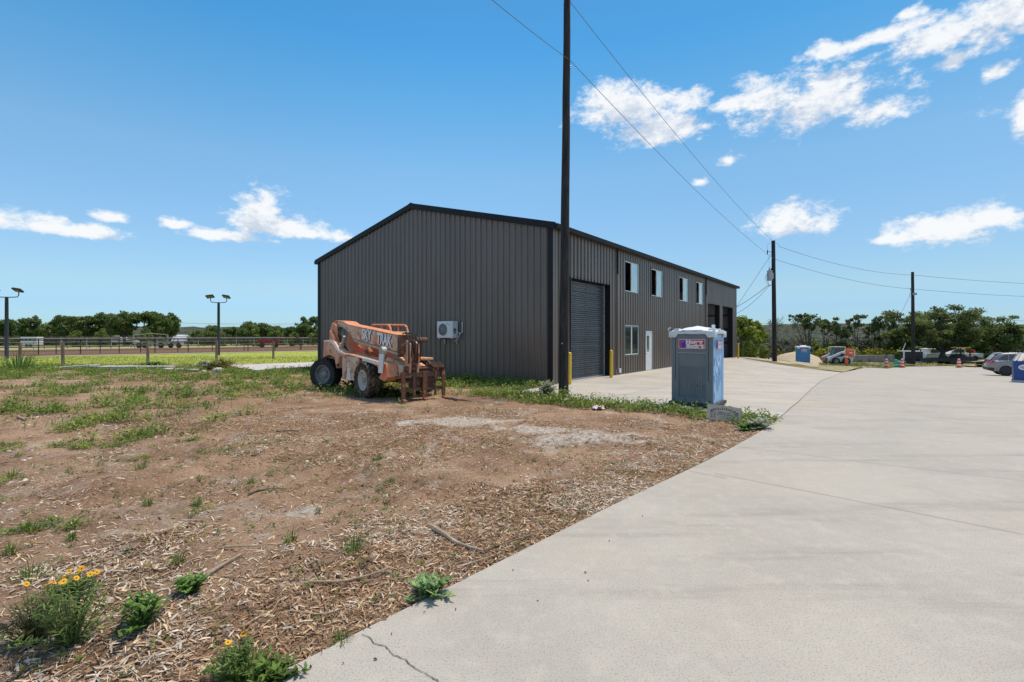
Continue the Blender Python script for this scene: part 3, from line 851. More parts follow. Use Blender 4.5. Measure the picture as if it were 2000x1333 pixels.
def pole(name, label, x, y, H_, r0, r1, lean=(0, 0), seg=14):
    z0 = gz(x, y) - .1; o = thing(name, label, 'utility pole', (x, y, z0), group='wooden utility poles')
    m = MB(); pts = []; rs = []
    for i in range(seg + 1):
        t = i / seg; pts.append((lean[0] * t + random.uniform(-.006, .006), lean[1] * t, (H_ + .1) * t)); rs.append(r0 + (r1 - r0) * t)
    m.tube(pts, rs, 16); m.build('shaft', M_pole, o, smooth=True)
    return o


p1 = pole('utility_pole', 'tall dark wooden utility pole standing in front of the building corner', 1.66, 16.05, 13.4, .165, .105, (.13, 0))
m = MB(); m.tube([(.0, .0, 12.68), (.22, .05, 12.55)], .02, 6); m.lathe([(.03, 0), (.05, .03), (.03, .06), (.05, .09), (.03, .12)], (.2, .03, 10.62), n=8); m.tube([(.12, 0, 10.66), (.23, .03, 10.66)], .012, 6); m.build('insulator', M_ins, p1)
m = MB(); m.lathe([(.018, 0), (.018, -.02)], (-.06, -.16, 1.75), 'y', 8); m.build('tag_nail', M_white, p1)
x2, y2, _ = at(1513, 43.2)
p2 = pole('utility_pole', 'wooden utility pole carrying a grey transformer beyond the building', x2, y2, 10.5, .19, .15, (-.12, 0))
m = MB(); m.lathe([(.0, 7.12), (.2, 7.12), (.215, 7.2), (.21, 7.9), (.235, 7.93), (.235, 7.97), (.15, 8.02), (.0, 8.03)], (-.48, -.1, 0), n=18); m.box(-.3, -.08, -.14, -.06, 7.3, 7.8)
m.build('transformer', mat('transformer_grey', (.42, .43, .45), (.36, .37, .4), 4, .5), p2, smooth=True)
m = MB()
for dx, dy, h_ in ((-.55, -.15, .28), (-.36, -.1, .2)): m.lathe([(.03, 8.0), (.06, 8.04), (.03, 8.08), (.06, 8.12), (.03, 8.16), (.02, 8.0 + h_)], (dx, dy, 0), n=8)
m.tube([(-.1, 0, 9.55), (-.62, -.1, 9.65)], .022, 6); m.lathe([(.03, 9.4), (.055, 9.45), (.03, 9.5), (.055, 9.55), (.03, 9.6), (.055, 9.65), (.04, 9.75)], (-.68, -.1, 0), n=8)
m.build('insulator', M_blk, p2)
m = MB(); m.tube([(-.68, -.1, 9.75), (-.7, -.1, 10.1), (-.5, -.05, 10.4), (-.1, 0, 10.45), (.25, .0, 10.35), (.45, 0, 10.05)], .009, 5); m.tube([(-.66, -.1, 9.4), (-.55, -.12, 9.0), (-.55, -.15, 8.25)], .008, 5); m.tube([(-.15, -.05, 8.6), (-.2, -.1, 8.2), (-.34, -.1, 8.2)], .008, 5)
for q in range(3): m.tube([(-.7, -.15, 7.75), (-.95 + .07 * q, -.2, 7.4), (-.85 + .1 * q, -.2, 6.95), (-.55, -.15, 6.72 + .05 * q)], .01, 5)
m.tube([(-.12, 0, 6.85), (-.6, -.15, 6.62)], .03, 6)
m.build('jumper_wire', M_wire, p2)
x3, y3, _ = at(1784, 57)
p3 = pole('utility_pole', 'farthest wooden utility pole in front of the spreading oak', x3, y3, 10.75, .2, .14, (-.1, 0))
m = MB(); m.lathe([(.04, 0), (.09, .05), (.05, .1), (.09, .15), (.04, .2)], (-.3, 0, 8.8), n=8); m.tube([(0, 0, 8.9), (-.35, 0, 8.9)], .03, 6); m.box(-.2, .25, -.2, -.12, 8.2, 8.45); m.tube([(-.3, 0, 8.8), (-.45, 0, 8.3), (-.35, 0, 7.9), (-.12, -.05, 7.8)], .012, 5); m.build('insulator', M_ins, p3)
P1 = (1.66, 16.05); z2 = gz(x2, y2) - .1; z3 = gz(x3, y3) - .1


def wire(a, b, sag, r, name, label, n=24, group='overhead wires'):
    a = Vector(a); b = Vector(b); pts = []
    for i in range(n + 1):
        t = i / n; p = a.lerp(b, t); p.z -= 4 * sag * t * (1 - t); pts.append(p)
    m = MB(); m.tube(pts, r, 5); o = m.build(name, M_wire, None, smooth=True); return tag(o, label, 'wire', group)


zA1 = 1.9 + (656 - 118) / F * 16.05; zB1 = z2 + 9.0
wire((1.9, 16.1, zA1), (x2 - .1, y2 - .1, zB1), .42, .010, 'power_wire', 'lower wire from the big pole across the sky to the transformer pole')
wire((1.85, 16.1, 12.75), (x2 - .1, y2, z2 + 10.5), .45, .010, 'power_wire', 'upper wire from the big pole across the sky to the transformer pole top')
wire((1.9, 16.1, zA1), (-16.4, -15.5, 10.6), 1.7, .009, 'power_wire', 'wire running from the big pole up over the camera to the left')
wire((1.85, 16.1, 12.75), (-16.4, -15.5, 12.6), 1.6, .009, 'power_wire', 'top wire leaving the big pole above the picture')
wire((x2 + .4, y2, z2 + 10.1), (x3, y3, z3 + 10.5), .55, .016, 'power_wire', 'upper wire between the transformer pole and the farthest pole')
wire((x2, y2, z2 + 9.0), (x3, y3, z3 + 8.9), .45, .016, 'power_wire', 'lower wire between the transformer pole and the farthest pole')
wire((x3, y3, z3 + 10.5), (96, 70, z3 + 10.9), .7, .018, 'power_wire', 'upper wire leaving the farthest pole to the right')
wire((x3, y3, z3 + 8.9), (96, 70, z3 + 9.3), .7, .018, 'power_wire', 'lower wire leaving the farthest pole to the right')
ex, ey = xy_of(30.5, -.2)
wire((x2 - .55, y2 - .15, z2 + 6.8), (ex + .05, ey, 4.3), .12, .022, 'service_wire', 'upper black service cable from transformer to building corner', group='service cables')
wire((x2 - .55, y2 - .15, z2 + 6.7), (ex + .05, ey, 3.75), .3, .016, 'service_wire', 'sagging lower service cable from transformer to building corner', group='service cables')
wire((x2 - .1, y2, z2 + 9.7), (ex + .05, ey, 4.1), .0, .014, 'guy_wire', 'steep straight guy wire from transformer pole to the building corner', group='guy wires')
wire((x3, y3, z3 + 9.0), (at(1715, 70)[0], 70, gz(at(1715, 70)[0], 70)), .0, .014, 'guy_wire', 'slanting guy wire of the farthest pole running down behind it', group='guy wires')
wire((-80, 92, 5.1), (-30, 84, 4.0), .5, .02, 'field_wire', 'thin pale wire crossing in front of the left treeline')
wire((105, 84, gz(80, 70) + 5.5), (60, 64, gz(80, 70) + 6.0), .3, .02, 'field_wire', 'thin low wire behind the oak at the right edge')

# ------------------------------------------------------------------ telehandler
TA = math.atan2(-.744, .668)
tele = thing('telehandler', 'rusty orange telehandler with lowered boom parked beside the gable wall', 'telehandler', (-4.72, 16.85, 0), TA)
M_or = mat('faded_orange', (.70, .25, .11), (.70, .42, .27), 2.2, .55, 0, .25, 30, c3=(.60, .42, .28), s3=2.6, t3=(.52, .63), c4=(.13, .045, .025), s4=4.5, t4=(.58, .64), lo=.4, hi=.6)
M_or2 = mat('orange_paint', (.68, .22, .09), (.66, .33, .18), 4, .6, 0, .2, 30, c3=(.22, .08, .04), s3=4, t3=(.56, .64))
M_fade = mat('peeling_paint', (.70, .54, .40), (.62, .36, .20), 3, .6, 0, .25, 30, c3=(.5, .12, .04), s3=2.4, t3=(.52, .6), c4=(.15, .05, .03), s4=6, t4=(.58, .65))
M_rust = mat('dark_rust', (.09, .045, .03), (.17, .08, .05), 5, .85, 0, .4, 30, c3=(.32, .22, .17), s3=6, t3=(.58, .66))
M_rustor = mat('rusty_orange', (.24, .085, .04), (.13, .06, .035), 4, .75, 0, .3, 30, c3=(.42, .17, .08), s3=4, t3=(.54, .62))
M_tyre = mat('tyre_rubber', (.018, .018, .018), (.03, .028, .026), 4, .8, c3=(.10, .075, .05), s3=5, t3=(.56, .72))
M_tyred = mat('muddy_tyre', (.03, .025, .022), (.12, .08, .05), 3, .9, c3=(.20, .14, .09), s3=6, t3=(.5, .65))
M_rimw = mat('white_rim', (.58, .56, .50), (.46, .42, .36), 5, .5, c3=(.3, .16, .1), s3=5, t3=(.58, .66))
M_rimg = mat('grey_rim', (.16, .16, .16), (.26, .26, .25), 5, .5)
M_cyl = mat('grey_cylinder', (.42, .40, .33), (.33, .31, .27), 6, .4)
M_hose = mat('hose', (.014, .013, .012), None, rough=.6)
M_lw = mat('decal_white', (.8, .8, .78), (.7, .68, .66), 8, .5)
M_lk = mat('decal_black', (.02, .02, .022), None, rough=.5)


def text_mesh(txt, size, ext=.004, bold=0.0, shear=0.0, sx=1.0):
    c = bpy.data.curves.new('t', 'FONT'); c.body = txt; c.size = size; c.extrude = ext; c.offset = bold; c.align_x = 'CENTER'; c.align_y = 'CENTER'
    c.shear = shear; c.resolution_u = 3; c.space_line = .85
    o = bpy.data.objects.new('t', c); COL.objects.link(o); bpy.context.view_layer.update()
    me = bpy.data.meshes.new_from_object(o.evaluated_get(bpy.context.evaluated_depsgraph_get()))
    bpy.data.objects.remove(o); bpy.data.curves.remove(c)
    if sx != 1: me.transform(Matrix.Scale(sx, 4, (1, 0, 0)))
    return me


def text(txt, size, mat_, parent, name='lettering', M=Matrix(), **kw):
    me = text_mesh(txt, size, **kw); me.materials.clear(); me.materials.append(mat_); me.transform(M)
    return put(bpy.data.objects.new(name, me), parent)


def tyre_mesh(r, w, rr, lug, nl=20):
    """axis y, centred"""
    m = MB(); h = w / 2
    m.lathe([(rr, -h * .8), (rr + .03, -h * .95), (r * .8, -h), (r * .94, -h * .93), (r - lug, -h * .8), (r - lug, h * .8), (r * .94, h * .93), (r * .8, h), (rr + .03, h * .95), (rr, h * .8)], (0, 0, 0), 'y', 36)
    m.f = [f for f in m.f if len(f) == 4]; m.m = [0] * len(m.f)
    n = 36; b = 0; N = 10
    m.add([], [])
    for k in range(nl):
        for sgn in (-1, 1):
            a = 2 * math.pi * (k + (.5 if sgn > 0 else 0)) / nl; da = .085; sk = .30
            vs = []
            for (yy, aa) in ((sgn * h * .98, a), (sgn * .02, a + sk)):
                for q in (-da, da):
                    for rad in (r - lug - .012, r - (.03 if abs(yy) > .1 else .0)):
                        an = aa + q * (1 if abs(yy) > .1 else .8); vs.append((rad * math.cos(an), yy, rad * math.sin(an)))
            m.add(vs, [(0, 1, 3, 2), (4, 6, 7, 5), (0, 4, 5, 1), (2, 3, 7, 6), (1, 5, 7, 3), (0, 2, 6, 4)])
            vs = []
            for rad, yy in ((r * .80, sgn * h * 1.0), (r - .03, sgn * h * .97)):       # shoulder of the lug
                for q in (-da, da): vs.append((rad * math.cos(a + q - .05), yy, rad * math.sin(a + q - .05)))
            for rad, yy in ((r * .80, sgn * (h * 1.0 + .012)), (r - .035, sgn * (h * 1.0 + .008))):
                for q in (-da, da): vs.append((rad * math.cos(a + q - .05), yy, rad * math.sin(a + q - .05)))
            m.add(vs, [(4, 5, 7, 6), (0, 4, 6, 2), (1, 3, 7, 5), (2, 6, 7, 3), (0, 1, 5, 4)])
    return m.mesh('tyre', fix=True, smooth=True)


def wheel(parent, x, y, z, r, w, rr, side, tm, rimm, hubm, rot=0, steer=0, lug=.06):
    m = MB(); s = side; h = w / 2
    m.lathe([(rr, -s * h * .8), (rr + .012, s * h * .86), (rr - .02, s * h * .9), (rr - .035, s * h * .6), (rr * .8, s * h * .3), (rr * .45, s * h * .25), (rr * .42, s * h * .45), (rr * .3, s * h * .5), (.02, s * h * .5)], (0, 0, 0), 'y', 28)
    wh = m.build('wheel', rimm, parent, smooth=True); wh.location = (x, y, z); wh.rotation_euler = (0, rot, steer)
    me = tyre_mesh(r, w, rr, lug); me.materials.append(tm); put(bpy.data.objects.new('tyre', me), wh)
    m = MB(); m.lathe([(.09, s * h * .3), (.09, s * h * .62), (.05, s * h * .68), (0, s * h * .68)], (0, 0, 0), 'y', 14)
    for q in range(8): a = q * math.pi / 4; m.lathe([(.014, s * h * .44), (.014, s * h * .56)], (.14 * math.cos(a), 0, .14 * math.sin(a)), 'y', 6)
    m.build('hub', hubm, wh)
    return wh


zw = .56
wheel(tele, -1.6, -.97, zw, .575, .38, .31, -1, M_tyre, M_rimg, M_rimg, .3, steer=R(26))
wheel(tele, 1.6, -.97, zw, .565, .36, .30, -1, M_tyred, M_rimw, M_rimg, .1, steer=.0)
wheel(tele, -1.6, .97, zw, .575, .38, .31, 1, M_tyre, M_rimg, M_rimg, .5, steer=R(26))
wheel(tele, 1.6, .97, zw, .565, .36, .30, 1, M_tyred, M_rimw, M_rimg, .7)
m = MB(); m.box(-2.0, 2.3, -.42, .42, .5, .86); m.box(-1.7, -1.5, -.8, .8, .47, .66); m.box(1.5, 1.7, -.8, .8, .47, .66); m.build('chassis', M_rust, tele, bevel=.02)
m = MB(); m.prism([(-1.78, 1.12), (-1.74, 1.7), (-1.05, 1.7), (-.85, 1.6), (-.45, 1.35), (.0, 1.30), (.0, 1.22), (-.42, 1.2), (-.5, .98), (-.62, .8), (-.8, 1.15), (-1.25, 1.24)], -1.0, -.5, 'y'); m.build('rear_fender', M_or, tele, bevel=.02)
m = MB(); m.prism([(-1.06, 1.7), (-.92, 1.68), (-.62, 1.5), (-.42, 1.34), (.1, 1.27), (.1, 1.32), (-.36, 1.41), (-.56, 1.56), (-.85, 1.74), (-1.06, 1.76), (-1.66, 1.74), (-1.66, 1.69)], -1.012, -1.0, 'y'); m.build('stripe', M_lw, tele)
m = MB(); m.box(-.16, 1.06, -1.0, -.45, .48, 1.24); m.build('side_box', M_fade, tele, bevel=.02)
m = MB()
for k in range(6):
    a0 = R(90 + 60 * k); r1_, r2_ = (.3, .06) if k in (0, 3) else (.17, .05)
    m.prism([(.36 + r1_ * math.cos(a0), .88 + r1_ * math.sin(a0)), (.36 + r2_ * math.cos(a0 + .5), .88 + r2_ * math.sin(a0 + .5)), (.36 + r2_ * math.cos(a0 - .5), .88 + r2_ * math.sin(a0 - .5))], -1.012, -1.001, 'y')
m.prism([(.30, .9), (.42, .9), (.5, .48), (.16, .48)], -1.006, -1.0005, 'y')
m.build('star_emblem', M_lw, tele)
m = MB(); m.prism([(-.16, 1.25), (-.16, 1.33), (.5, 1.30), (2.55, 1.12), (2.6, .86), (2.46, .84), (2.3, 1.0), (1.2, 1.2), (.5, 1.25)], -1.0, -.45, 'y'); m.build('deck', M_or, tele, bevel=.015)
m = MB(); m.prism([(1.35, 1.235), (2.45, 1.14), (2.45, 1.05), (1.35, 1.13)], -1.012, -1.0, 'y'); m.build('stripe', M_lw, tele)
m = MB(); m.prism([(2.45, 1.1), (2.5, .85), (2.3, .66), (2.62, .58), (2.85, .72), (2.72, 1.1)], -.95, -.6, 'y'); m.build('front_bracket', M_or2, tele, bevel=.01)
m = MB(); m.prism([(1.85, 1.05), (2.12, 1.26), (3.0, 1.0), (2.98, .76), (2.66, .64), (2.0, .62)], -.58, .25, 'y'); m.build('front_box', M_fade, tele, bevel=.02)
m = MB(); m.tube([(2.62, -1.03, .98), (2.74, -1.03, 1.44)], .065, 10); m.lathe([(.12, -1.10), (.12, -.96)], (2.72, 0, 1.47), 'y', 14); m.build('level_cylinder', M_cyl, tele)
m = MB(); m.prism([(2.6, .84), (2.8, .84), (2.86, 1.38), (2.66, 1.38)], -1.12, -1.08, 'y'); m.build('light_guard', M_lw, tele)
# rear tower that carries the boom pivot, lift cylinders
m = MB()
for y_ in (-.66, .02): m.prism([(-2.0, 1.25), (-2.12, 1.7), (-2.02, 2.1), (-1.85, 2.34), (-1.55, 2.3), (-1.3, 1.95), (-1.2, 1.55), (-.62, 1.3), (-.62, .8), (-2.0, .8)], y_, y_ + .07, 'y')
m.box(-2.0, -.6, -.59, .02, .8, 1.2); m.build('boom_tower', M_or2, tele, bevel=.01)
bm_top = [(-2.05, 2.34), (-1.75, 2.42), (-1.1, 2.38), (-.75, 2.27), (2.86, 1.89), (2.86, 1.40), (-.35, 1.80), (-.62, 1.96), (-.95, 2.12), (-1.6, 2.22), (-1.95, 2.2)]
m = MB(); m.prism(bm_top, -.55, -.12, 'y'); boom = m.build('boom', M_fade, tele, bevel=.015)
m = MB(); m.prism([(-.4, 1.79), (2.7, 1.40), (2.7, 1.33), (-.3, 1.70)], -.53, -.14, 'y'); m.build('inner_boom', M_cyl, tele)
m = MB(); m.prism([(-2.05, 2.36), (-1.75, 2.44), (-1.1, 2.40), (-.75, 2.29), (2.86, 1.91), (2.86, 1.885), (-.75, 2.265), (-1.1, 2.375), (-1.75, 2.415), (-2.05, 2.335)], -.57, -.10, 'y'); m.build('boom_top_plate', M_or2, tele)
m = MB(); m.prism([(2.76, 1.93), (2.9, 1.92), (2.92, 1.36), (2.76, 1.36)], -.6, -.07, 'y'); m.build('boom_collar', M_rust, tele, bevel=.01)
for y_ in (-.78, .2):
    m = MB(); m.tube([(-1.05, y_, .95), (-.66, y_, 1.62)], .085, 12); m.tube([(-.66, y_, 1.62), (-.5, y_, 1.88)], .045, 10); m.build('lift_cylinder', M_cyl, tele)
m = MB(); m.tube([(-1.75, -.72, 2.05), (-1.1, -.72, 1.5)], .07, 10); m.tube([(-1.2, .12, 2.0), (-.35, .12, 1.3)], .07, 10); m.build('tilt_cylinder', M_or2, tele)
m = MB(); m.tube([(-2.1, -.4, 2.32), (-2.35, -.45, 2.1), (-2.4, -.5, 1.8), (-2.2, -.55, 1.5)], .018, 6); m.build('hose', M_hose, tele)
for q in range(4): m = MB(); m.tube([(-1.4 + .1 * q, -.6, 2.2), (-1.1 + .1 * q, -.75, 1.9), (-.8 + .08 * q, -.7, 1.5), (-.5, -.6, 1.35)], .018, 6); m.build('hose', M_hose, tele)
for q in range(5): m = MB(); m.tube([(2.9, -.5 + .09 * q, 1.95), (3.1, -.5 + .09 * q, 2.0 - .02 * q), (3.25, -.5 + .1 * q, 1.75), (3.15, -.45 + .09 * q, 1.1)], .02, 6); m.build('hose', M_hose, tele)
# lettering on the boom side (facing -y), following its slope
sl_ = math.atan2(1.885 - 2.27, 2.86 + .75)
def side_M(x, z, ang=0, y=-.557): return Matrix.Translation((x, y, z)) @ Matrix.Rotation(R(90), 4, 'X') @ Matrix.Rotation(ang, 4, 'Z')
text('SKY', .46, M_lk, boom, M=side_M(.735, 1.90, sl_, -.556), bold=.016, sx=.82)
text('SKY', .46, M_lw, boom, M=side_M(.70, 1.915, sl_, -.562), bold=.018, sx=.82)
text('TRAK', .46, M_lk, boom, M=side_M(1.905, 1.755, sl_, -.556), bold=.016, sx=.78)
text('TRAK', .46, M_lw, boom, M=side_M(1.87, 1.77, sl_, -.562), bold=.018, sx=.78)
m = MB(); m.prism([(1.1, 1.64), (1.28, 1.62), (1.48, 2.03), (1.34, 2.05)], -.5595, -.5505, 'y'); m.build('slash_mark', M_or2, boom)

text('6000', .1, M_lk, boom, M=side_M(-.1, 1.98, sl_, -.556), bold=.002) if False else None
# gooseneck and fork carriage
m = MB()
for y_ in (-.44, -.16): m.prism([(2.86, 1.86), (3.02, 1.88), (3.3, 1.72), (3.36, 1.3), (3.28, .85), (3.02, .82), (3.0, 1.25), (2.92, 1.3)], y_, y_ + .06, 'y')
m.build('gooseneck', M_or, tele, bevel=.01)
m = MB(); m.lathe([(.1, -.56), (.1, -.08)], (2.86, 0, 1.42), 'y', 14); m.lathe([(.08, -.56), (.08, -.08)], (3.2, 0, .98), 'y', 12); m.tube([(3.1, -.32, 1.75), (3.3, -.32, 1.1)], .06, 10); m.lathe([(.09, -.1), (.09, .3)], (3.08, 0, 1.84), 'y', 12); m.build('tilt_linkage', M_rust, tele)
xc = 3.2
m = MB(); m.box(xc, xc + .08, -.72, .86, .72, .88); m.box(xc, xc + .07, -.72, .86, .30, .40); m.box(xc - .1, xc + .02, -.70, .84, .56, .62)
for y_ in (-.72, -.32, .12, .46, .8): m.box(xc + .075, xc + .12, y_, y_ + .07, .14, .9)
m.box(xc + .0, xc + .05, -.3, .4, .1, .18)
m.box(xc - .12, xc, -.35, .45, .4, 1.05)
car_ = m.build('fork_carriage', M_rust, tele, bevel=.006)
for y_ in (-.74, .0, .72):
    m = MB(); m.prism([(xc + .12, .9), (xc + .17, .9), (xc + .17, .1), (xc + .3, .06), (xc + .3, .03), (xc + .12, .03)], y_, y_ + .11, 'y'); m.build('fork', M_rustor, tele)
m = MB()
for q in range(7): m.tube([(xc - .1, .2 + .06 * q, 1.0), (xc + .05, .3 + .07 * q, 1.14), (xc + .1, .45 + .06 * q, 1.0), (xc + .02, .55 + .05 * q, .9)], .025, 6)
m.tube([(xc + .02, -.1, .98), (xc + .02, .8, .98)], .035, 8); m.build('hose_bundle', M_rust, tele)
for o in tele.children:
    if o.name.split('.')[0] in ('gooseneck', 'tilt_linkage', 'fork_carriage', 'fork', 'hose_bundle'): o.location.x = -.17; o.scale = (1, .93, .96)
# cab on the far side: body and open cage
m = MB(); m.prism([(-1.0, .7), (-1.0, 1.55), (.9, 1.45), (1.05, 1.1), (.95, .7)], .42, 1.08, 'y'); m.build('cab_body', M_or2, tele, bevel=.02)
m = MB(); r_ = .04
for y_ in (.42, 1.06):
    m.tube([(-1.0, y_, 1.45), (-1.0, y_, 2.12), (-.94, y_, 2.24), (-.85, y_, 2.28), (.28, y_, 2.26), (.4, y_, 2.2), (.46, y_, 2.08), (.75, y_, 1.4)], r_, 8)
    m.tube([(-.2, y_, 2.27), (-.15, y_, 1.5)], r_ * .8, 8)
for x_ in (-.85, -.62, -.4, -.18, .05, .27): m.tube([(x_, .42, 2.27), (x_, 1.06, 2.27)], .028, 6)
m.tube([(-1.0, .42, 1.9), (-1.0, 1.06, 1.9)], r_, 8); m.tube([(.5, .42, 2.0), (.5, 1.06, 2.0)], r_, 8)
m.build('cab_cage', M_or2, tele, smooth=True)
m = MB(); m.box(-.75, -.25, .5, .98, 1.5, 1.62); m.box(-.82, -.7, .5, .98, 1.6, 2.05); m.build('seat', M_blk, tele, bevel=.03)
m = MB(); m.box(-1.95, -1.0, .45, 1.0, 1.15, 1.6); m.box(1.05, 2.2, .45, 1.0, 1.12, 1.2); m.build('left_fender', M_or, tele, bevel=.02)

# ------------------------------------------------------------------ portable toilets
M_pg = mat('grey_panel_plastic', (.18, .195, .20), (.155, .17, .175), 2, .5, c3=(.15, .15, .14), s3=3, t3=(.6, .75))
M_pb = mat('blue_panel_plastic', (.32, .52, .76), (.37, .56, .78), 2, .5)
M_pb2 = mat('deep_blue_plastic', (.04, .19, .42), (.06, .23, .46), 2, .45)
M_prf = mat('white_roof_plastic', (.74, .76, .78), (.66, .68, .70), 3, .5)
M_pbase = mat('dark_skid_plastic', (.03, .035, .04), None, rough=.6)
M_red = mat('sign_red', (.58, .02, .03), None, rough=.4)
M_redw = mat('sign_border', (.85, .72, .68), None, rough=.4)
M_purp = mat('sign_purple', (.08, .01, .4), None, rough=.4)
M_tan = mat('sign_tan', (.3, .1, .35), None, rough=.4)


def rounded(w, h, r, n=5):
    pts = []
    for cx_, cy_, a0 in ((w / 2 - r, h / 2 - r, 0), (-w / 2 + r, h / 2 - r, 90), (-w / 2 + r, -h / 2 + r, 180), (w / 2 - r, -h / 2 + r, 270)):
        for i in range(n + 1): a = R(a0 + 90 * i / n); pts.append((cx_ + r * math.cos(a), cy_ + r * math.sin(a)))
    return pts


def bucket_sign(parent, M, w=.74, h=.27):
    """sign lying in local xy, facing +z of M"""
    m = MB(); m.M = M; m.prism(rounded(w, h, .03), 0, .006, 'z'); sg = m.build('sign', M_redw, parent)
    m = MB(); m.M = M; m.prism(rounded(w - .025, h - .025, .022), .005, .009, 'z'); m.build('sign_face', M_red, sg)
    m = MB(); m.M = M; m.prism([(-.31, -.12), (-.165, -.12), (-.165, .12), (-.31, .12)], .0085, .0105, 'z'); m.build('emblem_ground', M_tan, sg)
    m = MB(); m.M = M; m.lathe([(.0, .0105), (.05, .0105), (.05, .0125), (.0, .0125)], (-.235, .055, 0), 'z', 14); m.prism([(-.285, .05), (-.185, .05), (-.19, -.105), (-.28, -.105)], .0105, .0124, 'z'); m.build('emblem', M_purp, sg)
    m = MB(); m.M = M; m.lathe([(0, .0124), (.014, .0124), (.014, .0135), (0, .0135)], (-.245, .06, 0), 'z', 8); m.build('emblem_dot', M_lw, sg)
    text('Honey', .168, M_lw, sg, M=M @ Matrix.Translation((.07, .058, .0105)), bold=.009, sx=1.02, ext=.001)
    text('Bucket', .168, M_lw, sg, M=M @ Matrix.Translation((.09, -.058, .0105)), bold=.009, sx=1.02, ext=.001)
    return sg


def toilet(label, x, y, rz, back, side, z=None):
    t = thing('portable_toilet', label, 'portable toilet', (x, y, gz(x, y) + .006 if z is None else z), rz)
    h = .56
    m = MB(); m.box(-h, h, -h, h, .12, 2.08); m.build('body', side, t)
    m = MB()
    m.prism([(-.64, .02), (.64, .02), (.66, .06), (.66, .13), (-.66, .13), (-.66, .06)], -.62, .62, 'y'); m.build('skid_base', M_pbase, t, bevel=.01)
    # back panel: corner rails, recessed ribbed field
    for sgn, yb in ((-1, -h), (1, h)):
        M = Matrix.Rotation(0 if sgn < 0 else math.pi, 4, 'Z')
        m = MB(); m.M = M
        m.box(-h - .01, -.37, -h - .035, -h - .001, .13, 2.06); m.box(.37, h + .01, -h - .035, -h - .001, .13, 2.06); m.box(-.369, .369, -h - .035, -h - .001, 1.53, 2.06)
        m.box(-.369, .369, -h - .012, -h - .001, .27, 1.15); m.box(-.369, .369, -h - .02, -h - .001, 1.151, 1.529); m.box(-.369, .369, -h - .035, -h - .001, .13, .269)
        for k in range(10): m.box(-.33 + .073 * k, -.296 + .073 * k, -h - .026, -h - .011, .30, 1.12)
        pn = m.build('back_panel' if sgn < 0 else 'door_panel', back if sgn < 0 else side, t, bevel=.006)
        if sgn < 0:
            m = MB(); m.box(-.40, .40, -h - .043, -h - .034, 1.535, 1.55); m.build('moulding', M_galv, pn)
            m = MB()
            for q in (-.5, -.18, .2, .5): m.lathe([(.022, -h - .045), (.022, -h - .034)], (q, 0, .2), 'y', 8)
            for q in (-.3, .0, .14, .3): m.lathe([(.015, -h - .04), (.015, -h - .025)], (q * 1.1, 0, .62 if abs(q) > .1 else .6), 'y', 8)
            m.build('rivet', M_pbase, pn)
            m = MB(); m.box(-.47, -.455, -h - .04, -h - .034, .75, 2.0); m.box(.45, .465, -h - .04, -h - .034, .75, 2.0); m.build('rail_groove', M_pbase, pn)
    for sgn in (1, -1):
        M = Matrix.Rotation(R(90) * sgn, 4, 'Z'); m = MB(); m.M = M
        m.box(-h + .001, -.40, -h - .03, -h - .001, .13, 2.06); m.box(.40, h - .001, -h - .03, -h - .001, .13, 2.06); m.box(-.399, .399, -h - .014, -h - .001, .13, 2.06)
        for q in range(9): m.prism([(-.1 + .055 * q, .42 + .055 * q), (-.07 + .055 * q, .42 + .055 * q), (.0 + .055 * q - .26, .85 + .055 * q - .1), (-.03 + .055 * q - .26, .85 + .055 * q - .1)], -h - .022, -h - .013, 'y')
        for xa, za, xb, zb_ in ((-.38, 1.5, .35, .75), (.36, 1.5, -.3, .95), (-.38, 1.1, .1, .62)): m.tube([(xa, -h - .016, za), (xb, -h - .016, zb_)], .012, 6)
        pn = m.build('side_panel', side, t, bevel=.005)
        m = MB(); m.M = M
        for z_ in (1.70, 1.2, .72, .24): m.box(-.52, -.49, -h - .034, -h - .029, z_, z_ + .2)
        for z_ in (1.25, .9): m.box(.1, .13, -h - .02, -h - .013, z_, z_ + .14)
        m.build('slot', M_pbase, pn)
    # roof: domed, with drooping corners
    m = MB(); g = .63
    rim = MB()
    rows = []; n = 12
    for i in range(n + 1):
        for j in range(n + 1):
            u = -1 + 2 * i / n; v = -1 + 2 * j / n
            hz = 2.15 + .16 * (1 - abs(u) ** 1.6) * (1 - abs(v) ** 1.6 * .75) + .015 * ((i + j) % 4 == 0)
            rows.append((u * g, v * g, hz))
    fs = [(i * (n + 1) + j, (i + 1) * (n + 1) + j, (i + 1) * (n + 1) + j + 1, i * (n + 1) + j + 1) for i in range(n) for j in range(n)]
    m.add(rows, fs)
    for sgn in range(4):
        M = Matrix.Rotation(R(90) * sgn, 4, 'Z'); m.M = M
        m.prism([(-g, 2.155), (g, 2.155), (g + .015, 2.0), (.46, 1.98), (.38, 2.085), (-.38, 2.085), (-.46, 1.98), (-g - .015, 2.0)], -g - .02, -g + .03, 'y')
        for q in (-.2, .15): m.box(q, q + .16, -g - .03, -g + .02, 2.12, 2.2)
        m.box(-.5, -.36, -g + .02, -g + .2, 2.14, 2.24)
    m.M = None; m.build('roof', M_prf, t, bevel=.008, smooth=True)
    m = MB(); m.tube([(.35, .35, 2.15), (.35, .35, 2.36)], .05, 10); m.build('vent_pipe', M_prf, t)
    return t


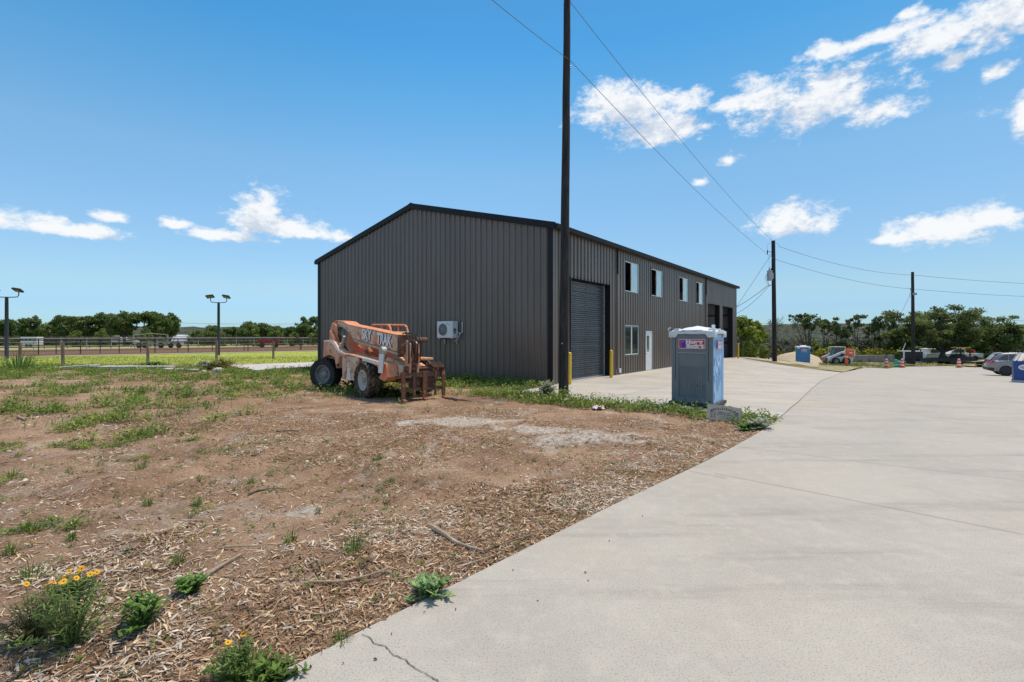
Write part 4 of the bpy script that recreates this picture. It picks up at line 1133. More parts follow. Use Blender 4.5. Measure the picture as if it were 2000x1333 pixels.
pj = toilet('grey backed portable toilet with white roof on the apron edge', 5.09, 13.62, R(-36.2), M_pg, M_pb, z=gz(5.09, 13.62) + .006)
pj.scale = (.93, .93, .93)
bucket_sign(pj, Matrix.Translation((-.0, -.598, 1.80)) @ Matrix.Rotation(R(90), 4, 'X'))
bucket_sign(pj, Matrix.Translation((.594, .02, 1.78)) @ Matrix.Rotation(R(90), 4, 'Z') @ Matrix.Rotation(R(90), 4, 'X'), .62, .27)
xx, yy, zz = at(1568, 54.5)
pj2 = toilet('small deep blue portable toilet by the sand pile beyond the pavement', xx, yy, R(-18), M_pb2, M_pb2)
bucket_sign(pj2, Matrix.Translation((0, -.598, 1.72)) @ Matrix.Rotation(R(90), 4, 'X'), .5, .2) if False else None
m = MB(); m.M = Matrix.Translation((0, -.6, 1.80)) @ Matrix.Rotation(R(90), 4, 'X'); m.prism(rounded(.5, .24, .04), 0, .008, 'z'); sgn2 = m.build('sign', M_redw, pj2)
m = MB(); m.M = Matrix.Translation((0, -.6, 1.80)) @ Matrix.Rotation(R(90), 4, 'X'); m.prism(rounded(.42, .17, .03), .008, .012, 'z'); m.build('sign_face', M_red, sgn2)
text('Honey\nBucket', .085, M_lw, sgn2, M=Matrix.Translation((0, -.613, 1.80)) @ Matrix.Rotation(R(90), 4, 'X'), bold=.003, ext=.001)

# ------------------------------------------------------------------ wooden board leaning in the weeds
M_ply = mat('weathered_board', (.56, .47, .36), (.46, .38, .29), 6, .85, 0, .2, 40, stretch=(1, 1, 6), c3=(.5, .46, .4), s3=3, t3=(.55, .7))
M_burn = mat('burnt_lettering', (.06, .045, .035), None, rough=.9)
bx_, by_ = unproj(1413, 824)
board = thing('board', 'weathered tilted plywood sign board with dark drawn arch leaning in the weeds', 'sign board', (bx_, by_, gz(bx_, by_) + .02), 0)
bt = Matrix.Rotation(R(-8), 4, 'Z') @ Matrix.Rotation(R(-14), 4, 'X') @ Matrix.Rotation(R(7.5), 4, 'Y')
m = MB(); m.M = bt; m.box(-.36, .36, -.01, .01, 0, .33); m.build('panel', M_ply, board)
m = MB(); m.M = bt
for i in range(17):
    a = R(160 - 140 * i / 16); cx_ = .30 * math.cos(a); cz_ = .13 + .13 * math.sin(a); ca, sa = math.cos(a), math.sin(a)
    w_ = .008; l_ = .018 + .014 * (i % 2)
    m.prism([(cx_ - ca * l_ - sa * w_, cz_ - sa * l_ + ca * w_), (cx_ + ca * l_ - sa * w_, cz_ + sa * l_ + ca * w_), (cx_ + ca * l_ + sa * w_, cz_ + sa * l_ - ca * w_), (cx_ - ca * l_ + sa * w_, cz_ - sa * l_ - ca * w_)], -.0125, -.0105, 'y')
for sx0 in (-.27, .21):
    for q in (0, .07): m.box(sx0 + q, sx0 + q + .006, -.0125, -.0105, .03, .15)
    for q in (.05, .1, .15): m.box(sx0 - .03, sx0 + .1, -.0125, -.0105, q, q + .006)
random.seed(3)
for zq, x0_, x1_, hh in ((.165, -.12, .14, .022), (.125, -.14, .15, .02), (.085, -.13, .14, .009), (.045, -.09, .1, .009)):
    q = x0_
    while q < x1_: wq = random.uniform(.008, .02); m.box(q, q + wq, -.0125, -.0105, zq, zq + hh * random.uniform(.5, 1)); q += wq + random.uniform(.004, .01)
m.build('burnt_drawing', M_burn, board)
m = MB(); m.M = bt; m.box(-.3, -.27, .011, .03, -.15, .3); m.box(.26, .29, .011, .03, -.15, .3); m.build('stake', M_ply, board)
#@@PART2
M_carg0 = mat('lamp_lens', (.12, .12, .12), None, rough=.2)
# ------------------------------------------------------------------ floodlight masts
M_mast = mat('black_mast', (.02, .021, .022), None, rough=.5)
for px, Y_, H_, hw, lb in ((13, 39.5, 5.0, .85, 'floodlight mast with twin flat heads at the left edge, nearest of the arena'), (427, 47.5, 5.1, .72, 'floodlight mast with twin tilted heads standing before the right treeline')):
    x, y, z = at(px, Y_); o = thing('floodlight_mast', lb, 'floodlight', (x, y, z), R(8), 'twin headed arena floodlights')
    m = MB(); m.lathe([(.15, -.2), (.15, .02), (.13, .05), (.115, H_ - .5), (.105, H_ - .02), (.0, H_)], n=12); m.build('mast', M_mast, o, smooth=True)
    m = MB(); m.tube([(-hw, 0, H_ + .45), (-hw, 0, H_ + .12), (-hw + .1, 0, H_ - .02), (0, 0, H_ - .06), (hw - .1, 0, H_ - .02), (hw, 0, H_ + .12), (hw, 0, H_ + .45)], .035, 8); m.build('bracket', M_mast, o, smooth=True)
    for sg in (-1, 1):
        m = MB(); m.M = Matrix.Translation((sg * hw, -.1, H_ + .5)) @ Matrix.Rotation(R(-28), 4, 'X') @ Matrix.Rotation(R(10) * sg, 4, 'Y')
        m.prism([(-.3, -.06), (.3, -.06), (.36, .02), (.3, .10), (-.3, .10), (-.36, .02)], -.22, .2, 'y'); lh = m.build('lamp_head', M_mast, o, bevel=.02)
        m2 = MB(); m2.M = m.M; m2.box(-.26, .26, -.19, .17, -.068, -.061); m2.build('lens', M_carg0, lh)

# ------------------------------------------------------------------ fences on the left
M_post = mat('weathered_wood', (.24, .17, .115), (.16, .11, .075), 9, .9, 0, .5, 30, stretch=(1, 1, .12), c3=(.38, .33, .27), s3=8, t3=(.55, .65))
M_pipe = mat('rusty_pipe', (.035, .02, .016), (.07, .04, .03), 5, .7)
wf = thing('wire_fence', 'wooden post fence strung with wire between yard and green field', 'fence', (-27.0, 29.9, 0))
for i in range(-3, 9):
    t = 4.3 * i; x, y = SX * t, SY * t
    if i == -1: x, y = x + 1.4, y + 2.0
    m = MB(); h_ = 1.5 + random.uniform(-.05, .08); m.tube([(0, 0, -.2), (random.uniform(-.02, .02), 0, h_ * .5), (random.uniform(-.04, .04), random.uniform(-.03, .03), h_)], [.095, .085, .075], 9)
    o = m.build('post', M_post, wf, smooth=True); o.location = (x, y, 0)
m = MB()
for z in (.12, .35, .58, .81, 1.04, 1.27): m.tube([(SX * -13, SY * -13 - .12, z), (SX * 34, SY * 34 - .12, z)], .0035, 3)
for k in range(150): t = -13 + k * .31; m.tube([(SX * t, SY * t - .12, .1), (SX * t, SY * t - .12, 1.28)], .002, 3, caps=False)
m.build('wire_mesh', M_galv, wf, kind='stuff')


def pipe_fence(label, o_, t0, t1, step, H_, nr, mt, r, name='pipe_fence'):
    x0, y0 = fa(0, o_); f = thing(name, label, 'fence', (x0, y0, .05))
    m = MB(); m.tube([(0, 0, -.2), (0, 0, H_)], r, 7); me = m.mesh('post', smooth=True); me.materials.append(mt)
    t = t0
    while t < t1: o = bpy.data.objects.new('post', me); o.location = (FX * t, FY * t, 0); put(o, f); t += step
    for k in range(nr): m = MB(); z = H_ - k * H_ / nr; m.tube([(FX * t0, FY * t0, z), (FX * t1, FY * t1, z)], r * (.8 if k == 0 else .45), 6); m.build('rail', mt, f, smooth=True)
    return f


pipe_fence('rusty pipe rail fence along the near side of the riding arena', 0, -36, 75, 3.0, 1.52, 4, M_pipe, .045)
pipe_fence('second rusty pipe fence just inside the near arena fence', 1.6, -36, 75, 3.35, 1.4, 2, M_pipe, .04)
M_gpost = mat('grey_post', (.42, .41, .38), None, rough=.8)
pipe_fence('pale post rail fence along the far side of the riding arena', 24, -40, 75, 2.6, 1.5, 3, M_gpost, .05, 'rail_fence')
M_dpipe = mat('dark_pipe', (.03, .03, .03), None, rough=.7)
pipe_fence('dark stock pen fence under the treeline beyond the arena', 30, -60, 80, 2.4, 1.7, 6, M_dpipe, .045, 'pen_fence')

# rubble slabs lying in the weeds at the left, pale rocks
M_rub = mat('rubble_concrete', (.5, .48, .45), (.36, .34, .31), 5, .9, 0, .4, 12)
for i, (px, py, l_, w_, h_, rz, tl, lb) in enumerate(((140, 722, 2.9, .8, .14, -6, 4, 'long pale tilted concrete slab lying left of the fence post'), (235, 724, 2.0, .6, .2, 3, 0, 'dark edged broken concrete slab between the first two fence posts'),
                                          (300, 722, 2.2, .5, .15, -2, 0, 'flat concrete slab lying behind weeds in the middle of the rubble row'), (352, 726, 1.7, .5, .1, 5, -2, 'pale flat slab at the right end of the rubble row'))):
    x, y = unproj(px, py); m = MB(); rr = random.Random(i)
    pl = [(-l_ / 2, -w_ / 2), (-l_ * .1, -w_ * .6), (l_ / 2, -w_ * .4), (l_ * .53, w_ * .3), (l_ * .1, w_ * .5), (-l_ * .45, w_ * .45)]
    m.prism(pl, 0, h_, 'z'); o = m.build('concrete_slab', M_rub, None, bevel=.02); o.location = (x, y, gz(x, y) + .05); o.rotation_euler = (R(2), R(-tl), R(rz)); tag(o, lb, 'slab', 'broken concrete slabs in the weeds')


def rock(name, label, px, py, s_, seed, mt=M_rub, grp='pale loose rocks'):
    x, y = unproj(px, py); r = random.Random(seed); bm = bmesh.new(); bmesh.ops.create_icosphere(bm, subdivisions=2, radius=s_)
    for v in bm.verts: v.co *= r.uniform(.78, 1.12); v.co.z *= .6
    me = bpy.data.meshes.new(name); bm.to_mesh(me); bm.free(); me.materials.append(mt)
    o = bpy.data.objects.new(name, me); o.location = (x, y, gz(x, y) + s_ * .2); put(o, None, label=label, category='rock', group=grp)


rock('rock', 'pale limestone rock in the weeds at the left corner of the concrete pad', 426, 727, .3, 1)
rock('rock', 'small pale rock left of the limestone rock by the pad', 398, 727, .13, 2)
rock('rock', 'pale rock half buried in the earth mound beside the big pole foot', 1110, 785, .12, 3)
rock('rock', 'flat white rock in the weeds under the tilted slab', 118, 741, .14, 4)
rock('rock', 'small pale stone lying on bare dirt below the tall grass clump', 66, 748, .1, 5)

# ------------------------------------------------------------------ vegetation
M_leafd = mat('oak_leaves', (.80, .82, .8), (1.1, 1.1, 1.1), .5, .6, vcol=True, spec=.2, translucent=.4)
M_bark = mat('bark', (.10, .085, .07), (.06, .05, .042), 5, .9, 0, .5, 20)
M_greyb = mat('grey_bark', (.22, .19, .16), (.14, .12, .10), 5, .9)


def leaf_mesh(name, C, Rd, n, size, base, seed, var=.35, up=.5, shell=.55, mt=None, asp=1.0, hi=None):
    r = np.random.default_rng(seed); C = np.array(C, float); Rd = np.array(Rd, float); K = len(C)
    vol = Rd.prod(1) ** (2 / 3); k = r.choice(K, n, p=vol / vol.sum())
    d = r.normal(size=(n, 3)); d /= np.linalg.norm(d, axis=1)[:, None]
    rad = r.random(n) ** shell
    P = C[k] + d * rad[:, None] * Rd[k] + r.normal(size=(n, 3)) * size * .4
    nrm = r.normal(size=(n, 3)) + d * .7 + np.array([0, 0, up]); nrm /= np.linalg.norm(nrm, axis=1)[:, None]
    u = np.cross(nrm, r.normal(size=(n, 3))); u /= np.linalg.norm(u, axis=1)[:, None]; v = np.cross(nrm, u)
    s = size * (.55 + .9 * r.random(n))[:, None]
    Q = np.stack([P - u * s * .5 - v * s * .5 * asp, P + u * s * .5 - v * s * .28 * asp, P + u * s * .42 + v * s * .5 * asp, P - u * s * .35 + v * s * .38 * asp], 1)
    tint = (1 + var * (r.random(K) - .5))[k] * (1 + .7 * (r.random(n) - .5))
    col = np.array(base)[None] * tint[:, None]
    if hi is not None:
        w = (r.random(n) < .3)[:, None]; col = np.where(w, np.array(hi)[None] * tint[:, None], col)
    return quads_mesh(name, Q, 4, [(0, 1, 2, 3)], mt or M_leafd, col)


def tree_meshes(kind, H_, Wd, nleaf, size, base, seed, hi=None, bark=None):
    r = random.Random(seed); m = MB(); C = []; Rd = []
    if kind == 'oak':
        th = H_ * r.uniform(.18, .26); lean = r.uniform(-.3, .3)
        m.tube([(0, 0, -.3), (lean * .3, 0, th * .5), (lean, 0, th)], [.05 * H_, .038 * H_, .034 * H_], 8)
        nl = r.randint(7, 9)
        for i in range(nl):
            a = 2 * math.pi * i / nl + r.uniform(-.3, .3); q = r.uniform(.45, 1); R_ = Wd / 2 * q; top = H_ * (r.uniform(.58, .9) if q > .75 else r.uniform(.85, .97))
            e = Vector((math.cos(a) * R_ * .78, math.sin(a) * R_ * .78, top - H_ * .1)); b0 = Vector((lean, 0, th * .9))
            pts = [b0, b0.lerp(e, .35) + Vector((r.uniform(-.2, .2), r.uniform(-.2, .2), -H_ * .03)), b0.lerp(e, .7) + Vector((0, 0, H_ * .02)), e]
            m.tube(pts, [.024 * H_, .017 * H_, .010 * H_, .004 * H_], 6)
            for j in range(6):
                f = r.uniform(.35, 1.15); c = b0.lerp(e, f) + Vector((r.uniform(-1, 1), r.uniform(-1, 1), r.uniform(-.3, .8))) * Wd * .09
                m.tube([b0.lerp(e, f * .8), c], [.006 * H_, .003 * H_], 4)
                C.append(c); q2 = Wd * r.uniform(.07, .13); Rd.append((q2, q2, q2 * .62))
        for i in range(14):
            a = r.uniform(0, 6.3); q = r.uniform(.0, .8) * Wd / 2; zz = H_ * (.93 - .25 * (q / (Wd / 2)) ** 2) + r.uniform(-.3, .0)
            C.append((math.cos(a) * q, math.sin(a) * q, zz)); q2 = Wd * r.uniform(.06, .11); Rd.append((q2, q2, q2 * .5))
    elif kind == 'bushy':
        m.tube([(0, 0, -.3), (0, 0, H_ * .5)], [.03 * H_, .015 * H_], 7)
        for i in range(46):
            a = r.uniform(0, 6.3); zz = r.uniform(.08, 1); q = r.uniform(.2, 1) ** .6 * Wd / 2 * math.sqrt(max(.05, 1 - ((zz - .4) / .62) ** 2))
            C.append((math.cos(a) * q, math.sin(a) * q, zz * H_ * .93)); q2 = Wd * r.uniform(.08, .15); Rd.append((q2, q2, q2 * .75))
            if i % 3 == 0: m.tube([(0, 0, zz * H_ * .4), C[-1]], [.008 * H_, .003 * H_], 4)
    elif kind == 'umbrella':
        ns = r.randint(3, 5)
        for i in range(ns):
            a = r.uniform(0, 6.3); q = r.uniform(.1, .5) * Wd; tx, ty = math.cos(a) * q * .8, math.sin(a) * q * .8; tz = H_ * r.uniform(.75, .93)
            pts = [(math.cos(a) * .1, math.sin(a) * .1, -.3), (tx * .25, ty * .25, tz * .35), (tx * .6 + r.uniform(-.2, .2), ty * .6, tz * .7), (tx, ty, tz)]
            m.tube(pts, [.016 * H_, .012 * H_, .008 * H_, .003 * H_], 6)
            for j in range(8):
                b_ = Vector(pts[2]).lerp(Vector(pts[3]), r.uniform(0, 1)); e = b_ + Vector((r.uniform(-1, 1) * Wd * .2, r.uniform(-1, 1) * Wd * .2, r.uniform(.05, .2) * H_))
                e.z = min(e.z, H_ * .97); m.tube([b_, e], [.005 * H_, .002 * H_], 4); C.append(e); q2 = Wd * r.uniform(.05, .11); Rd.append((q2, q2, q2 * .5))
            for j in range(6):
                b_ = Vector(pts[1]).lerp(Vector(pts[2]), r.uniform(0, 1)); e = b_ + Vector((r.uniform(-1, 1) * Wd * .25, r.uniform(-1, 1) * Wd * .2, r.uniform(.02, .15) * H_)); m.tube([b_, e], [.004 * H_, .001 * H_], 4)
    elif kind == 'bare':
        for i in range(4):
            a = r.uniform(0, 6.3); q = r.uniform(.2, .5) * Wd; tx, ty = math.cos(a) * q, math.sin(a) * q; tz = H_ * r.uniform(.8, .97)
            pts = [Vector(p) for p in ((0, 0, -.3), (tx * .3, ty * .3, tz * .35), (tx * .7, ty * .7, tz * .7), (tx, ty, tz))]
            m.tube(pts, [.014 * H_, .01 * H_, .006 * H_, .002 * H_], 6)
            for j in range(16):
                s_ = r.choice((0, 1, 2)); b_ = pts[s_].lerp(pts[s_ + 1], r.uniform(.2, 1)) if s_ else pts[0].lerp(pts[1], r.uniform(.6, 1)); L_ = r.uniform(.08, .24) * H_; dv = Vector((r.uniform(-1, 1), r.uniform(-1, 1), r.uniform(.2, 1.1))).normalized() * L_
                m.tube([b_, b_ + dv * .5 + Vector((0, 0, .05)), b_ + dv], [.004 * H_, .0025 * H_, .001 * H_], 4, caps=False)
                for q_ in range(2): dv2 = (dv + Vector((r.uniform(-1, 1), r.uniform(-1, 1), r.uniform(-.3, 1))) * L_ * .7) * .5; m.tube([b_ + dv * .5, b_ + dv * .5 + dv2], [.002 * H_, .0008 * H_], 3, caps=False)
            C.append((tx, ty, tz)); Rd.append((Wd * .12,) * 3)
    tm = m.mesh('trunk', fix=False, smooth=True); tm.materials.append(bark or M_bark)
    cm = leaf_mesh('crown', C, Rd, nleaf, size, base, seed + 50, hi=hi) if nleaf else None
    return tm, cm


def tree(me, x, y, rz, s, label, grp, name='tree', cat='tree', z=None):
    t = thing(name, label, cat, (x, y, (gz(x, y) if z is None else z)), rz, grp)
    for nm, d in (('trunk', me[0]), ('crown', me[1])):
        if d is not None: o = bpy.data.objects.new(nm, d); o.scale = s if isinstance(s, tuple) else (s, s, s); put(o, t)
    return t


G1 = (.125, .175, .05); G2 = (.19, .25, .07); G3 = (.12, .16, .03); GH = (.24, .30, .08)
OAK = [tree_meshes('oak', 6.5, 7.5, 7500, .25, G1, 100 + i, hi=G2) for i in range(4)]
BUS = [tree_meshes('bushy', 5.2, 6.4, 7000, .24, G2, 200 + i, hi=GH) for i in range(3)]
left_trees = [  # px, depth, top py, kind, width factor
    (-30, 92, 628, 0, 1), (12, 95, 625, 1, .9), (58, 90, 621, 0, .8), (98, 97, 632, 2, 1), (128, 92, 620, 0, .9), (163, 88, 616, 1, 1), (204, 90, 614, 0, 1), (243, 86, 608, 1, .95), (303, 88, 611, 0, 1.05), (332, 92, 616, 1, .85),
    (200, 80, 645, 2, .7), (150, 82, 648, 2, .7), (284, 84, 638, 2, .6),
    (388, 94, 645, 2, .8), (415, 92, 639, 2, .9), (452, 95, 640, 1, .9), (485, 92, 633, 2, .9), (512, 96, 630, 0, .9), (540, 92, 636, 2, .9), (566, 94, 640, 1, .8), (590, 92, 630, 0, .8), (612, 95, 621, 0, .9), (640, 88, 632, 2, 1), (432, 86, 652, 2, .6), (575, 86, 650, 2, .7), (500, 84, 655, 2, .6)]
words = {0: 'dark green live oak', 1: 'dense rounded dark oak', 2: 'lighter green bushy tree'}
ordn = ['first', 'second', 'third', 'fourth', 'fifth', 'sixth', 'seventh', 'eighth', 'ninth', 'tenth', 'eleventh', 'twelfth', 'thirteenth', 'fourteenth', 'fifteenth', 'sixteenth']
cntL = {}
for i, (px, Y_, top, kd, wf_) in enumerate(sorted(left_trees)):
    x, y, z = at(px, Y_); H_ = (EYE + (HY - top) / F * Y_ - z) * (.93 + .13 * ((i * 37) % 10) / 10); wf_ *= .78 + .3 * ((i * 53) % 10) / 10
    me = (OAK[i % 4] if kd < 2 else BUS[i % 3]); h0 = 6.5 if kd < 2 else 5.2
    if kd == 1: me = OAK[(i + 2) % 4]
    side = 'left of the mast treeline gap' if px < 365 else 'right of the treeline gap'
    key = (kd, px < 365); cntL[key] = cntL.get(key, 0) + 1
    tree(me, x, y, i * 1.7, (H_ / h0 * wf_ * 1.05, H_ / h0 * wf_ * 1.05, H_ / h0 * 1.03), '%s %s the treeline gap, %s such from the left' % (words[kd], 'left of' if px < 365 else 'right of', ordn[cntL[key] - 1]), 'trees beyond the riding arena', 'oak_tree' if kd < 2 else 'bushy_tree')
# far-off scrub that reads as one mass behind and under the trees
Cc, Rc = [], []
rr = random.Random(5)
for i in range(260):
    px = rr.uniform(-120, 720); Y_ = rr.uniform(98, 122)
    if 352 < px < 378 and Y_ > 0: continue
    x, y, z = at(px, Y_); Cc.append((x, y, z + rr.uniform(.5, 1.8))); Rc.append((2.0, 1.4, rr.uniform(1.0, 1.9)))
put(bpy.data.objects.new('scrub', leaf_mesh('scrub', Cc, Rc, 22000, .38, G1, 9, hi=G2)), None, kind='stuff')

# right-hand trees
x, y, z = at(1838, 66)


def big_oak():
    r = random.Random(77); m = MB(); C = []; Rd = []
    m.tube([(0, 0, -.3), (.05, 0, .5), (.2, 0, 1.1), (.3, 0, 1.5)], [.42, .34, .3, .27], 10)
    # limbs: spreading, mostly to the right
    limbs = [((-4.2, -.5, 5.6), .16), ((-2.5, 1, 6.4), .15), ((-5.4, .5, 6.2), .12), ((-.8, -1, 7.0), .17), ((1.4, .8, 7.2), .17), ((3.3, -.8, 6.7), .16), ((5.4, .4, 6.2), .17), ((7.3, -.5, 5.4), .15), ((8.6, .5, 4.4), .12), ((4.6, -1.5, 4.6), .12), ((-3.2, -1.5, 4.0), .11), ((2, 2.5, 6.2), .13), ((2.2, -2.8, 5.8), .13), ((-1.6, 2.8, 5.6), .12), ((6.4, 2, 4.2), .11)]
    for e, r0 in limbs:
        b0 = Vector((.25, 0, 1.3)); e = Vector(e); mid = b0.lerp(e, .35) + Vector((r.uniform(-.2, .2), r.uniform(-.2, .2), -.25)); mid2 = b0.lerp(e, .7) + Vector((r.uniform(-.3, .3), r.uniform(-.3, .3), .1))
        m.tube([b0, mid, mid2, e], [r0, r0 * .75, r0 * .45, r0 * .15], 7)
        for j in range(13):
            f = r.uniform(.38, 1.0); b_ = mid.lerp(mid2, (f - .38) / .35) if f < .73 else mid2.lerp(e, (f - .73) / .27)
            c = b_ + Vector((r.uniform(-1.3, 1.3), r.uniform(-1.3, 1.3), r.uniform(-.15, .75)))
            m.tube([b_, b_.lerp(c, .5) + Vector((0, 0, .1)), c], [r0 * .2, r0 * .12, .01], 4); C.append(c); q = r.uniform(.45, 1.05); Rd.append((q, q, q * .45))
    tm = m.mesh('trunk', fix=False, smooth=True); tm.materials.append(M_bark)
    return tm, leaf_mesh('crown', C, Rd, 36000, .15, (.15, .19, .06), 78, hi=(.24, .28, .10), var=.7)


BO = big_oak()
tree(BO, x, y, 0, 1.0, 'large spreading live oak behind the farthest utility pole', None, 'oak_tree')
UM = [tree_meshes('umbrella', 6.6, 4.8, 1500, .19, G1, 300 + i, hi=(.10, .12, .05)) for i in range(4)]
BR = [tree_meshes('bare', 5.8, 5.0, 160, .12, (.1, .11, .06), 400 + i, bark=M_greyb) for i in range(2)]
YG = tree_meshes('bushy', 5.8, 4.6, 7500, .19, (.17, .23, .04), 510, hi=(.34, .37, .05))
ri = 0
for px, Y_, top, me, h0, wf_, lb, nm in (
        (1578, 72, 614, UM[0], 6.6, 1.05, 'tall thin tree with flat dark top above the blue toilet', 'thin_tree'), (1610, 74, 621, UM[1], 6.6, .8, 'thin dark topped tree right of the one above the blue toilet', 'thin_tree'),
        (1632, 75, 634, UM[2], 6.6, .7, 'low thin tree above the cab of the skid steer', 'thin_tree'), (1672, 72, 617, UM[3], 6.6, .8, 'tall thin tree with round tufts right of the skid steer', 'thin_tree'),
        (1650, 77, 640, UM[0], 6.6, .8, 'low scraggly tree between two taller thin trees', 'thin_tree'),
        (1705, 76, 632, UM[1], 6.6, .7, 'scraggly thin tree above the sunflowers', 'thin_tree'), (1722, 72, 617, UM[2], 6.6, .6, 'thin tree with tufted top above the orange barrels', 'thin_tree'), (1743, 74, 616, UM[0], 6.6, .55, 'thin tufted tree just left of the farthest utility pole', 'thin_tree'),
        (1500, 68, 627, BR[0], 5.8, 1, 'leafless grey tree left of the transformer pole', 'bare_tree'), (1538, 70, 622, BR[1], 5.8, .95, 'leafless grey tree right of the transformer pole', 'bare_tree'),
        (1560, 76, 640, BR[0], 5.8, .9, 'leafless grey brushy tree behind the thin trees', 'bare_tree'), (1640, 78, 645, BR[1], 5.8, 1, 'leafless brushy tree behind the skid steer', 'bare_tree'), (1700, 78, 645, BR[0], 5.8, .8, 'leafless grey tree behind the sunflowers', 'bare_tree')):
    x, y, z = at(px, Y_); H_ = EYE + (HY - top) / F * Y_ - z; k = H_ / h0
    tree(me, x, y, ri * 2.1, (k * wf_, k * wf_, k), lb, 'scraggly trees at the edge of the valley', nm); ri += 1
for px, Y_, top, s_, lb in ((1447, 62, 618, 1.0, 'bright yellow green tree beside the far corner of the building'), (1474, 66, 628, .75, 'second bright green tree beside the building corner, farther right')):
    x, y, z = at(px, Y_); H_ = EYE + (HY - top) / F * Y_ - z; k = H_ / 5.8; tree(YG, x, y, s_ * 3, (k * s_, k * s_, k), lb, 'bright trees by the building corner', 'bushy_tree')
for px, Y_, top, i, lb in ((1752, 70, 642, 0, 'low oak left of the farthest utility pole'), (1962, 70, 632, 1, 'oak at the right edge behind the parked grey car'), (2035, 72, 640, 2, 'oak crowding in at the right border of the picture'), (1905, 78, 640, 3, 'darker oak behind the right side of the large spreading oak'), (2110, 70, 640, 0, 'oak outside the right border'), (1790, 80, 648, 2, 'low oak behind the white trucks')):
    x, y, z = at(px, Y_); H_ = EYE + (HY - top) / F * Y_ - z; k = H_ / 6.5; tree(OAK[i], x, y, i * 1.3, (k * 1.0, k * 1.0, k), lb, 'oaks at the right', 'oak_tree')
for i in range(9):
    a_ = R(52 + 6.5 * i); q_ = 84 + 5 * (i % 3); x, y = q_ * math.sin(a_), q_ * math.cos(a_); z = gz(x, y)
    tree(OAK[i % 4], x, y, i * .9, (1.25, 1.25, 1.15), 'live oak beyond the right border of the picture', 'oaks beyond the right border', 'oak_tree')
SH = [tree_meshes('bushy', 2.4, 3.2, 2600, .15, G2, 600 + i, hi=(.17, .2, .04)) for i in range(3)]
SH2 = [tree_meshes('bushy', 2.4, 3.2, 2200, .15, (.14, .15, .10), 620 + i, hi=(.09, .12, .05)) for i in range(2)]
pos_w = ['just right of the building corner', 'under the bright tree', 'left of the transformer pole', 'at the foot of the leafless tree', 'left of the blue toilet', 'behind the blue toilet', 'behind the sand pile', 'behind the skid steer loader arms', 'behind the skid steer cab', 'behind the grey wall left end', 'behind the grey wall middle', 'behind the grey wall right end', 'left of the generator', 'behind the generator', 'behind the white trucks', 'under the spreading oak', 'right of the spreading oak trunk', 'behind the yellow machine', 'left of the boat trailer', 'behind the parked car roof', 'behind the dumpster']
for i, w_ in enumerate(pos_w):
    px = 1442 + i * 28.5; Y_ = 76 + (i % 3) * 2.5; x, y, z = at(px, Y_)
    tree((SH + SH2)[i % 5], x, y, i * 1.1, (1.25, 1.25, .95 + .25 * (i % 2)), 'dense %s bush %s' % ('green' if i % 5 < 3 else 'greyish', w_), 'bushes at the edge of the valley', 'bush', 'bush')
# brush falling away into the valley
Cc, Rc = [], []
for i in range(420):
    px = rr.uniform(1425, 2150); Y_ = rr.uniform(84, 150); x, y, z = at(px, Y_); Cc.append((x, y, z + rr.uniform(.3, 2.6))); Rc.append((1.9, 1.6, rr.uniform(.8, 1.9)))
put(bpy.data.objects.new('undergrowth', leaf_mesh('undergrowth', Cc, Rc, 34000, .34, (.15, .15, .11), 19, hi=(.09, .12, .055), var=.9)), None, kind='stuff')
# sunflowers as one band
Cc, Rc = [], []
for i in range(190):
    px = rr.choice((rr.uniform(1600, 1632), rr.uniform(1650, 1768), rr.uniform(1660, 1768))); Y_ = rr.uniform(66, 70); x, y, z = at(px, Y_); Cc.append((x, y, z + rr.uniform(.3, 1.5))); Rc.append((.5, .5, .45))
for i in range(60): px = rr.uniform(1440, 1560); x, y, z = at(px, 73); Cc.append((x, y, z + rr.uniform(.6, 1.1))); Rc.append((.4, .4, .4))
put(bpy.data.objects.new('sunflower_foliage', leaf_mesh('sunflower_foliage', Cc, Rc, 7000, .15, (.12, .16, .03), 29, hi=(.2, .22, .04))), None, kind='stuff')
Rc2 = [(a, b, c * 1.3) for a, b, c in Rc]
put(bpy.data.objects.new('sunflower_blossoms', leaf_mesh('sunflower_blossoms', Cc, Rc2, 1500, .15, (.72, .52, .03), 39, var=.2, shell=.2)), None, kind='stuff')

# ---- weeds, grass and chips on the yard
M_weed = mat('weed_leaves', (.85, .85, .85), (1.15, 1.12, 1.0), 2, .6, vcol=True, spec=.25, translucent=.3)
M_chip = mat('wood_chips', (.8, .8, .8), (1.15, 1.15, 1.15), 30, .85, vcol=True, spec=.2)


def zg_arr(x, y):       # height of the ground mesh, bilinear
    i = np.clip(np.searchsorted(gx, x) - 1, 0, len(gx) - 2); j = np.clip(np.searchsorted(gy, y) - 1, 0, len(gy) - 2)
    fx = (x - gx[i]) / (gx[i + 1] - gx[i]); fy = (y - gy[j]) / (gy[j + 1] - gy[j])
    return (Z[j, i] * (1 - fx) + Z[j, i + 1] * fx) * (1 - fy) + (Z[j + 1, i] * (1 - fx) + Z[j + 1, i + 1] * fx) * fy


def ribbons(P, D, S, L_, w0, w1, w2, drop=0.0, lift=0.0):
    """6-vertex, 2-quad bent strips"""
    mid = P + D * (L_ * .5)[:, None]; mid[:, 2] += lift; end = P + D * L_[:, None]; end[:, 2] -= drop
    a = lambda C, w: (C - S * w[:, None] * .5, C + S * w[:, None] * .5)
    p0, p1 = a(P, w0); m0, m1 = a(mid, w1); e0, e1 = a(end, w2)
    return np.stack([p0, p1, m1, m0, e1, e0], 1)


RF = [(0, 1, 2, 3), (3, 2, 4, 5)]


